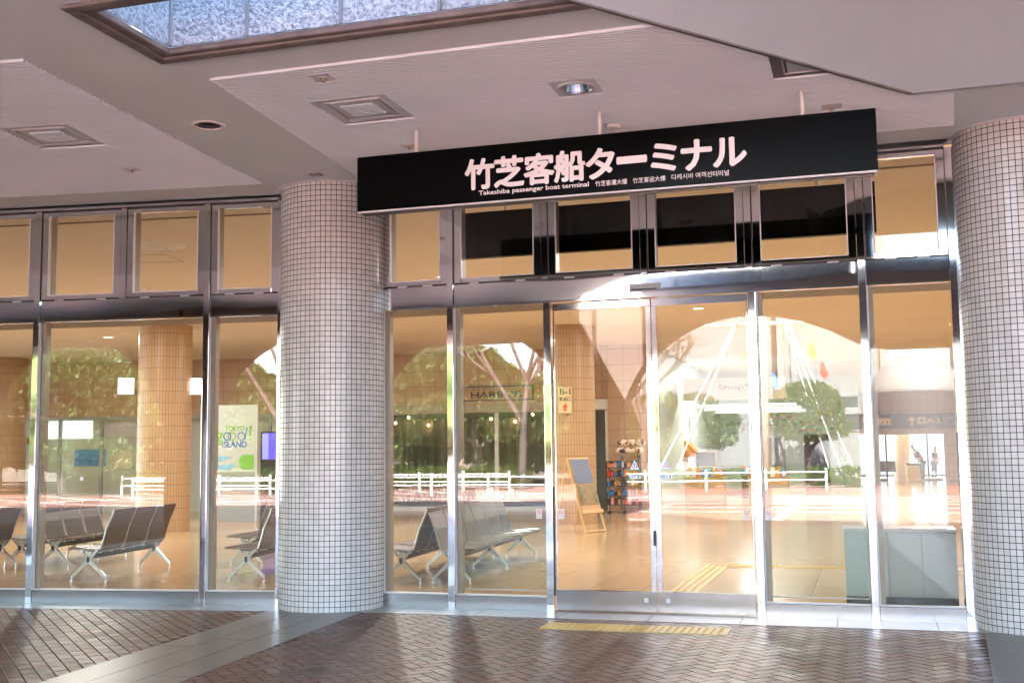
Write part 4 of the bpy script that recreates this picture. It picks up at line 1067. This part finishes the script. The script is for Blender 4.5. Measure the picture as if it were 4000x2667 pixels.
t = thing('air_diffuser', 'round ringed air diffuser in the cream ceiling behind the left windows', 'air diffuser', (-8.75, 12.70, 4.28))
sharp(MB().lathe(0, 0, [(0, -.035), (.06, -.04), (.10, -.02), (.11, -.045), (.16, -.03), (.17, -.05), (.24, -.012), (.32, 0)], 48).build('rings', M_['white'], t), 20)
t = thing('ceiling_hatch', 'thin square hatch outline beside the air diffuser', 'ceiling panel', (-9.4, 13.5, 4.28), R(10))
h_ = MB(); 
for a_, b_, c_, e_ in ((-.3, .3, -.3, -.292), (-.3, .3, .292, .3), (-.3, -.292, -.292, .292), (.292, .3, -.292, .292)): h_.box(a_, b_, c_, e_, -.004, -.0005)
h_.build('outline', M_['brass'], t)
for x, y, lab in ((-11.2, 15.9, 'smoke detector seen through the left windows'), (-2.6, 13.3, 'smoke detector seen through the window over the left door'), (-15.5, 19.5, 'smoke detector far left in the lobby')):
    t = thing('lobby_smoke_detector', 'white ' + lab, 'smoke detector', (x, y, 4.28))
    sharp(MB().lathe(0, 0, [(0, -.05), (.045, -.045), (.055, -.02), (.075, -.015), (.075, 0)], 24).build('body', M_['white'], t))
t = thing('linear_vent', 'long slotted air vent along the lobby ceiling edge', 'air vent', (0, 0, 0))
for k_ in (0, 1):
    t2 = MB(bay(k_)); 
    for yy in (.95, .99): t2.box(-2.7, 2.7, yy, yy+.012, 4.272, 4.2795)
    t2.build('slot', M_['brass'], t)

# ------------------------------------------------------------------ far lobby wall with the A-3 sign
t = thing('far_entrance', 'far tan wall with glass doors to the pier under a navy sign band', 'entrance', (0, 58.5, 0))
MB().box(-1.2, 5.6, 0, .3, 2.22, 4.28).build('wall', M_['wall_tan'], t)
MB().box(-5.6, -1.2, 0, .3, 0, 4.28).build('wall', M_['wall_tan'], t)
MB().box(3.6, 5.6, 0, .3, 0, 2.22).build('wall', M_['wall_tan'], t)
for x in (.25, .95, 2.85): MB().box(x-.05, x+.05, 0, .1, 0, 2.22).build('door_frame', M_['beam'], t)
MB().box(.25, .95, 0, .08, 0, .12).box(2.4, 3.5, 0, .08, 0, .12).build('bottom_rail', M_['beam'], t)
MB().box(-1.2, 3.6, .04, .05, .12, 2.22).build('pane', M_['glass_in'], t)
t = thing('direction_sign', 'navy hanging direction sign with an arrow and A-3 far inside the lobby', 'sign', (0, 58.1, 0))
MB().box(.1, 4.2, -.03, .03, 2.55, 3.22).build('board', M_['navy'], t)
text('lettering', 'A-3', 2.86, 3.45, 2.76, 2.98, -.036, M_['tan_letter'], t, bold=.02)
MB().prism_y([(1.98, 2.88), (2.38, 2.88), (2.18, 3.10)], -.036, -.032).prism_y([(2.13, 2.70), (2.23, 2.70), (2.23, 2.88), (2.13, 2.88)], -.036, -.032).build('arrow', M_['tan_letter'], t)
MB().box(2.44, 2.80, -.036, -.032, 2.74, 3.05).box(.30, 1.22, -.036, -.032, 2.70, 3.03).build('pictogram_panel', M_['tan_letter'], t)
MB().prism_y([(2.50, 2.88), (2.74, 2.88), (2.69, 2.80), (2.55, 2.80)], -.039, -.0365).box(2.57, 2.68, -.039, -.0365, 2.90, 2.97).build('ship_symbol', M_['navy'], t)
def symbol_person(mb, x, z): mb.cyl(0, 0, 0, 0, 0, n=3) if False else mb.box(x-.03, x+.03, -.039, -.0365, z, z+.12).box(x-.018, x+.018, -.039, -.0365, z+.13, z+.165)
sp = MB(); symbol_person(sp, .40, 2.76); sp.build('symbol', M_['red'], t); sp = MB(); symbol_person(sp, .52, 2.76); symbol_person(sp, .86, 2.76); symbol_person(sp, 1.06, 2.76); sp.build('symbol', M_['navy'], t)
text('lettering', '乗船口', 3.56, 4.05, 2.88, 3.0, -.036, M_['tan_letter'], t)
t = thing('far_pillar', 'round cream pillar outside the far doors', 'pillar', (1.75, 61.0, 0)); MB().cyl(0, 0, .42, 0, 4.2, n=32).build('shaft', M_['white'], t, smooth=True)
t = thing('waiting_bench', 'dark bench beyond the far glass doors', 'bench', (.9, 60.4, 0))
MB().box(-.5, .5, -.2, .2, .40, .45).build('seat', M_['beam'], t); MB().box(-.5, .5, .18, .22, .45, .95).build('backrest', M_['beam'], t)
MB().box(-.45, -.41, -.18, .2, 0, .4).build('leg', M_['alu'], t); MB().box(.41, .45, -.18, .2, 0, .4).build('leg', M_['alu'], t)
t = thing('waste_bin', 'yellow bin with a dark lid next to the standing person', 'bin', (2.12, 57.9, 0))
bevel(MB().box(-.28, .55, -.2, .2, 0, .75).build('body', M_['yellow'], t), .02); bevel(MB().box(-.3, .57, -.22, .22, .752, .86).build('lid', M_['beam'], t), .02)

def person(x, y, rz, label, top, legs_m, lean=0.12, s=1.0):
    root = thing('person', label, 'person', (x, y, 0), rz)
    V = [(0,0,.94), (0,-lean*.5,1.15), (0,-lean*1.2,1.38), (0,-lean*1.5,1.50), (0,-lean*1.9,1.62), (0,-lean*1.9,1.70),
         (.10,0,.88), (.11,-.01,.50), (.11,.02,.09), (.12,-.12,.04), (-.10,0,.88), (-.11,.02,.50), (-.11,.05,.09), (-.12,-.09,.04),
         (.19,-lean*1.2,1.38), (.24,-lean*.7-.05,1.10), (.17,-.26,1.04), (.15,-.33,1.03), (-.19,-lean*1.2,1.38), (-.24,-lean*.7-.04,1.10), (-.17,-.24,1.06), (-.15,-.31,1.05)]
    Rr = [.14,.135,.15,.055,.085,.075,.09,.062,.042,.035,.09,.062,.042,.035,.06,.042,.032,.03,.06,.042,.032,.03]
    E = [(0,1),(1,2),(2,3),(3,4),(4,5),(0,6),(6,7),(7,8),(8,9),(0,10),(10,11),(11,12),(12,13),(2,14),(14,15),(15,16),(16,17),(2,18),(18,19),(19,20),(20,21)]
    def skin(nm, V, E, Rr, mt, par):
        me = bpy.data.meshes.new(nm); me.from_pydata([tuple(q*s for q in v) for v in V], E, []); o = bpy.data.objects.new(nm, me); COL.objects.link(o); o.parent = par
        o.modifiers.new('skin', 'SKIN'); ss = o.modifiers.new('sub', 'SUBSURF'); ss.levels = ss.render_levels = 2
        for i, r_ in enumerate(Rr): me.skin_vertices[0].data[i].radius = (r_*s, r_*s)
        me.skin_vertices[0].data[0].use_root = True
        me.materials.append(mt); return o
    body = skin('body', V, E, Rr, M_['skin'], root)
    skin('shirt', [V[i] for i in (0,1,2,14,15,18,19)], [(0,1),(1,2),(2,3),(3,4),(2,5),(5,6)], [.155,.155,.165,.075,.052,.075,.052], top, root)
    skin('trousers', [V[i] for i in (0,6,7,8,10,11,12)], [(0,1),(1,2),(2,3),(0,4),(4,5),(5,6)], [.150,.105,.08,.065,.105,.08,.065], legs_m, root)
    skin('hair', [(0, -lean*1.9+.03, 1.66), (0, -lean*1.9+.01, 1.745)], [(0,1)], [.088,.07], M_['hair'], root)
    return root
person(2.52, 57.3, R(-70), 'person in a dark red top and dark trousers bending over by the far doors', M_['maroon'], M_['trousers'], lean=.24)
person(3.18, 59.6, R(60), 'person in dark clothes seen beyond the far glass doors', M_['trousers'], M_['trousers'], lean=.05, s=.95)

# ------------------------------------------------------------------ building shell above and behind (casts the shade)
t = thing('terminal_building', 'upper storeys of the ring shaped terminal above the covered walkway', 'building', (0, 0, 0))
ub = annulus(48.2, 62, 4.62, 8.2, -36, 30, 60); ub.build('upper_wall', M_['facade_white'], t)
rf = annulus(38.2, 44.2, 4.60, 4.9, -30, 22, 50); 
# roof slab pieces around the skylight
cut_box(MB(), -40, 24, 6.9, 14.0, 4.62, 4.9).build('roof_slab', M_['concrete'], t)
MB().box(-40, -4.75, -9, 6.9, 4.605, 4.9).build('roof_slab', M_['concrete'], t)
cut_box(MB(), -4.75, -1.0, 0.9, 5.2, 4.62, 4.9).build('roof_slab', M_['concrete'], t)
# arcade wall toward the plaza, one arch per bay
M_['arcade'] = mottled('brown_stone', (0.20, 0.155, 0.14), (0.26, 0.21, 0.19), 1.0, .7)
ar = thing('arcade', 'brown stone arcade wall of wide arches between walkway and plaza', 'arcade', (0, 0, 0))
def arch_bay(k, aw, ah, zc):
    Mx = Matrix.Translation((CX, CY, 0)) @ Matrix.Rotation(R(A*k), 4, 'Z') @ Matrix.Translation((0, 38.0, 0))
    half = 38.0*math.tan(R(A/2)); n = 28
    arc = [(aw*math.copysign(abs(math.cos(math.pi*i/n))**.92, math.cos(math.pi*i/n)), zc+ah*math.sin(math.pi*i/n)**.95 if 0 < i < n else zc) for i in range(n+1)]
    inner = [(aw, 0)] + arc + [(-aw, 0)]
    top = 6.1
    mb = MB(Mx)
    # left and right piers + spandrel strips
    for y in (0, .55):
        pass
    outer = []
    for (x, z) in inner: outer.append((half if x > 0 else -half, z) if z <= zc else (x/aw*half if abs(x) < aw else math.copysign(half, x), top))
    N = len(inner)
    vs = [(x, 0, z) for x, z in inner] + [(x, 0, z) for x, z in outer] + [(x, .55, z) for x, z in inner] + [(x, .55, z) for x, z in outer]
    fs = []
    for i in range(N-1):
        fs += [(i, i+1, N+i+1, N+i), (2*N+i+1, 2*N+i, 3*N+i, 3*N+i+1), (i, 2*N+i, 2*N+i+1, i+1), (N+i+1, 3*N+i+1, 3*N+i, N+i)]
    mb.add(vs, fs); return mb
for k_ in (1, 2, 3, 4): arch_bay(k_, 2.25, 2.25, 1.62).build('arch', M_['arcade'], ar)
pts = [(-2.63, 0), (-2.25, 0), (-2.25, 1.7)] + [(-2.25*math.cos(q*math.pi/28), 1.7 + 2.2*math.sin(q*math.pi/28)**.95) for q in range(1, 14)] + [(.05, 3.90), (.5, 3.86), (.95, 3.76), (1.4, 3.58), (1.8, 3.36), (2.1, 3.24), (2.4, 3.20), (7.0, 3.20), (7.0, 0), (7.5, 0), (7.5, 6.1), (-2.63, 6.1)]
mb = MB(Matrix.Translation((CX, CY + 38.0, 0)))
n_ = len(pts)
cols_ = pts[1:-4]
mb.box(-2.63, -2.25, 0, .55, 0, 4.35)
for (xa, za), (xb, zb) in zip(cols_[1:-1], cols_[2:]):
    if xb - xa < 1e-4: continue
    mb.add([(xa, 0, za), (xb, 0, zb), (xb, .55, zb), (xa, .55, za), (xa, 0, 4.35), (xb, 0, 4.35), (xb, .55, 4.35), (xa, .55, 4.35)], [(0,3,2,1), (4,5,6,7), (0,1,5,4), (2,3,7,6)])
mb.box(7.0, 7.5, 0, .55, 0, 4.35)
mb.build('arch', M_['arcade'], ar)
pp = MB(Matrix.Translation((CX, CY + 38.0, 0)))
x = -2.63
while x < 7.4: pp.box(x+.006, min(x+1.5, 7.5)-.006, -.04, .60, 4.351, 4.64); x += 1.5
bevel(pp.build('parapet', M_['parapet'], ar), .01)

# ------------------------------------------------------------------ plaza things (seen as reflections)
def fence_run(x0, y0, x1, y1, label):
    L = math.hypot(x1-x0, y1-y0); t = thing('guard_fence', label, 'fence', (x0, y0, 0), math.atan2(y1-y0, x1-x0), 'white guard fences round the planting')
    n = max(2, int(L/1.9)); 
    for i in range(n+1):
        p = MB().tube((L*i/n, 0, 0), (L*i/n, 0, .78), .05, n=10); p.cyl(L*i/n, 0, .06, .78, .82, n=12); p.build('post', M_['white'], t)
    for z in (.38, .68): MB().tube((0, 0, z), (L, 0, z), .032, n=8).build('rail', M_['white'], t)
fence_run(-20.3, -24.3, -13.8, -22.6, 'white two rail fence before the evergreen trees')
fence_run(-17.8, -18.6, -11.0, -18.2, 'white two rail fence in the middle of the plaza')
fence_run(-10.4, -21.5, -1.5, -24.5, 'white two rail fence before the round topiary')
def foliage(mb, c, rad, n, leaf=.16, seed=1, hollow=.35):
    r_ = random.Random(seed)
    for i in range(n):
        while True:
            v = Vector((r_.uniform(-1, 1), r_.uniform(-1, 1), r_.uniform(-1, 1)))
            if hollow < v.length < 1: break
        p = Vector((c[0]+v.x*rad[0], c[1]+v.y*rad[1], c[2]+v.z*rad[2]))
        u = Vector((r_.gauss(0, 1), r_.gauss(0, 1), r_.gauss(0, 1))).normalized(); q = u.orthogonal().normalized()*leaf*r_.uniform(.5, 1.1); u = u*leaf*r_.uniform(.7, 1.3)
        mb.add([tuple(p-u), tuple(p+q*.6), tuple(p+u), tuple(p-q*.6)], [(0, 1, 2, 3)])
def limb(mb, p, dirv, L, r, depth, r_, bend=.35, tips=None):
    q = p + dirv*L; mb.tube(tuple(p), tuple(q), r, r*.68, n=6)
    if depth == 0:
        if tips is not None: tips.append(q)
        return
    for i in range(3 if depth > 2 else 2):
        nd = (dirv + Vector((r_.gauss(0, bend), r_.gauss(0, bend), r_.gauss(.05, bend*.6)))).normalized()
        limb(mb, q, nd, L*r_.uniform(.62, .85), r*.66, depth-1, r_, bend*1.08, tips)
def leafy_tree(x, y, h, rad, label, seed, mt, n=9000, clumps=14, leaf=.2):
    r_ = random.Random(seed); t = thing('evergreen_tree', label, 'tree', (x, y, 0), 0, 'evergreen trees round the plaza')
    tr = MB(); tips = []; limb(tr, Vector((0, 0, 0)), Vector((0, 0, 1)), h*.28, .22, 4, r_, .45, tips); tr.build('trunk', M_['bark'], t)
    cr = MB()
    for i in range(clumps):
        a_ = r_.uniform(0, 6.28); rr = rad*math.sqrt(r_.uniform(0.05, .9)); zz = h*r_.uniform(.22, .95); k_ = 1-max(0, (zz/h-.6))*1.3
        foliage(cr, (rr*math.cos(a_)*k_, rr*math.sin(a_)*k_, zz), (rad*.42, rad*.42, h*.13), n//clumps, leaf, seed*100+i)
    cr.build('crown', mt, t)
leafy_tree(-24.0, -27.0, 6.9, 4.4, 'broad evergreen tree at the far left of the plaza', 3, M_['leaf'], 12000, 22)
leafy_tree(-17.5, -29.5, 6.2, 3.8, 'evergreen tree behind the left guard fence', 5, M_['leaf'], 9000, 18)
leafy_tree(-13.0, -33.5, 5.0, 3.2, 'low bushy evergreen behind the middle fence', 9, M_['leaf'], 7000, 14)
leafy_tree(-31.0, -24.0, 8.2, 5.0, 'tall evergreen tree beyond the left planting', 12, M_['leaf'], 8000, 18)
for i, (x, y, h) in enumerate(((-14.0, -25.0, 9.0), (-9.2, -27.0, 8.0))):
    r_ = random.Random(40+i); t = thing('bare_tree', ('tall leafless tree left in the plaza', 'smaller leafless tree in the middle of the plaza')[i], 'tree', (x, y, 0), 0, 'leafless trees in the plaza')
    tr = MB(); limb(tr, Vector((0, 0, 0)), Vector((.05, 0, 1)), h*.30, .20, 6, r_, .38); tr.build('branches', M_['bark'], t)
t = thing('topiary_tree', 'dense round clipped tree before the white building', 'tree', (-2.75, -38.0, 0))
tr = MB(); limb(tr, Vector((0, 0, 0)), Vector((0, 0, 1)), 1.5, .18, 3, random.Random(2), .5); tr.build('trunk', M_['bark'], t)
cr = MB(); foliage(cr, (0, 0, 3.6), (1.9, 1.9, 1.45), 6000, .12, 77, .6); foliage(cr, (.2, 0, 2.6), (2.1, 2.0, .7), 2000, .12, 78, .4); cr.build('crown', M_['leaf_pine'], t)
hd = MB(); 
for i in range(7): foliage(hd, (-23.5+i*1.5, -28.2+i*.5, .55), (1.0, .6, .5), 900, .09, 200+i, .3)
tag(hd.build('hedge', M_['hedge']), 'low clipped hedge behind the left guard fence', 'hedge')
hd = MB()
for i in range(7): foliage(hd, (-9.5+i*1.5, -25.5-i*.3, .45), (1.0, .6, .45), 700, .09, 300+i, .3)
tag(hd.build('hedge', M_['hedge']), 'low clipped hedge behind the right guard fence', 'hedge')

for i, (x, y, h, rd) in enumerate(((-20.5, -33, 6.3, 4.6), (-28, -34, 7.4, 5), (-35, -31, 8.0, 5), (-15.0, -38, 5.6, 4.2), (-10.5, -43, 4.6, 3.2), (-41, -24, 9, 6), (-24, -41, 7.6, 5.5), (-33, -40, 8.4, 6))):
    leafy_tree(x, y, h, rd, ('broad', 'dark', 'tall', 'round', 'low', 'wide', 'high', 'spreading')[i] + ' evergreen tree in the back row of the plaza planting', 60+i, M_['leaf'], 5200, 20, .34)
def block(name, label, x0, x1, y0, y1, h, mt, wins=(), cat='building'):
    t = thing(name, label, cat, ((x0+x1)/2, (y0+y1)/2, 0)); a_, b_ = (x1-x0)/2, (y1-y0)/2
    MB().box(-a_, a_, -b_, b_, 0, h).build('wall', mt, t); MB().box(-a_-.15, a_+.15, -b_-.15, b_+.15, h, h+.35).build('parapet', mt, t)
    nx, nz, wx, wz = wins if wins else (0, 0, 0, 0)
    for i in range(nx):
        for j in range(nz):
            cx = -a_ + (i+.5)*2*a_/nx; cz = 2.2 + (j+.2)*(h-2)/nz
            wdw = MB().box(cx-wx/2, cx+wx/2, b_-.02, b_+.06, cz, cz+wz).build('window', M_['facade_white'], t)
            MB().box(cx-wx/2+.1, cx+wx/2-.1, b_+.061, b_+.075, cz+.1, cz+wz-.1).build('pane', M_['window_dark'], wdw)
    return t
b_ = block('office_block', 'tall grey panelled office block across the plaza', -14, -5.2, -62, -52, 22, M_['facade_grey'])
for x in range(-4, 5): MB().box(x-.04, x+.04, 5.0, 5.06, 0, 22).build('panel_rib', M_['facade_white'], b_)
b_ = block('tall_block', 'white ribbed tower right of the mast', -5.0, 1.5, -60, -50, 26, M_['facade_white'], (1, 4, 3.0, 1.4))
for x in (-3, -2.2, 2.2, 3): MB().box(x-.2, x+.2, 5.0, 5.4, 0, 26).build('pier', M_['facade_white'], b_)
block('low_block', 'low white wing with a flat roof behind the topiary', -4.5, 3.2, -47, -42, 3.4, M_['facade_white'], (3, 1, 1.4, 1.1))
block('left_block', 'brown grey building behind the evergreen trees', -60, -16, -66, -56, 6, mottled('brown_render', (.16, .13, .11), (.20, .165, .14), .3, .7), (12, 2, 1.6, 1.5))
block('right_block', 'pale building closing the plaza on the right', 5.5, 26, -58, -40, 15, M_['beige_stone'], (6, 4, 1.6, 1.5))
t = thing('domed_pavilion', 'round pale stone pavilion with a dome at the right of the plaza', 'pavilion', (2.25, -31.5, 0))
MB().cyl(0, 0, 1.9, 0, 4.0, n=48).build('drum', M_['beige_stone'], t, smooth=False)
MB().lathe(0, 0, [(1.9, 4.0), (1.86, 4.35), (1.65, 4.85), (1.25, 5.25), (.7, 5.5), (0, 5.6)], 48).build('dome', M_['facade_white'], t, smooth=True)
t = thing('ship_mast', 'cream ship mast with ropes standing in the plaza', 'mast', (-4.85, -37.5, 0))
MB().cyl(0, 0, .32, 0, 14, n=20, r1=.22).build('pole', M_['cream'], t, smooth=True)
MB().tube((-3.4, 0, 8.0), (3.4, 0, 8.0), .10).build('yard', M_['cream'], t)
for i, (dx, dy) in enumerate(((3.2, .6), (3.8, 1.2), (4.4, .2), (-4.6, .8), (-5.4, 1.5))):
    MB().tube((0, 0, 12.5-i*.5), (dx, dy, .2), .035, n=5).build('stay_rope', M_['rope'], t)
for z, mt, x in ((6.6, 'orange', -.9), (5.5, 'blue', .5), (7.0, 'yellow', 2.4), (6.0, 'red', 2.9)):
    MB().prism_y([(x, z), (x+.10, z-.1), (x+.32, z-.75), (x+.12, z-1.0), (x-.08, z-.6)], -.02, .0).build('flag', M_[mt], t)
t = thing('inner_sign', 'second black hanging board just inside the glass above the doors', 'sign', (0, 0, 0))
bevel(MB().box(-4.03, .18, 11.0, 11.08, 3.528, 4.008).build('board', M_['black'], t), .003)
for x in (-3.47, -1.93, -.345): MB().tube((x, 11.04, 4.0), (x, 11.04, 4.28), .016, n=12).build('hanger_rod', M_['white'], t, smooth=True)

t_ = block('pier_shed', 'pale cyan harbour shed beyond the far doors', -6, 12, 74, 80, 7, M_['cyan_wall'])
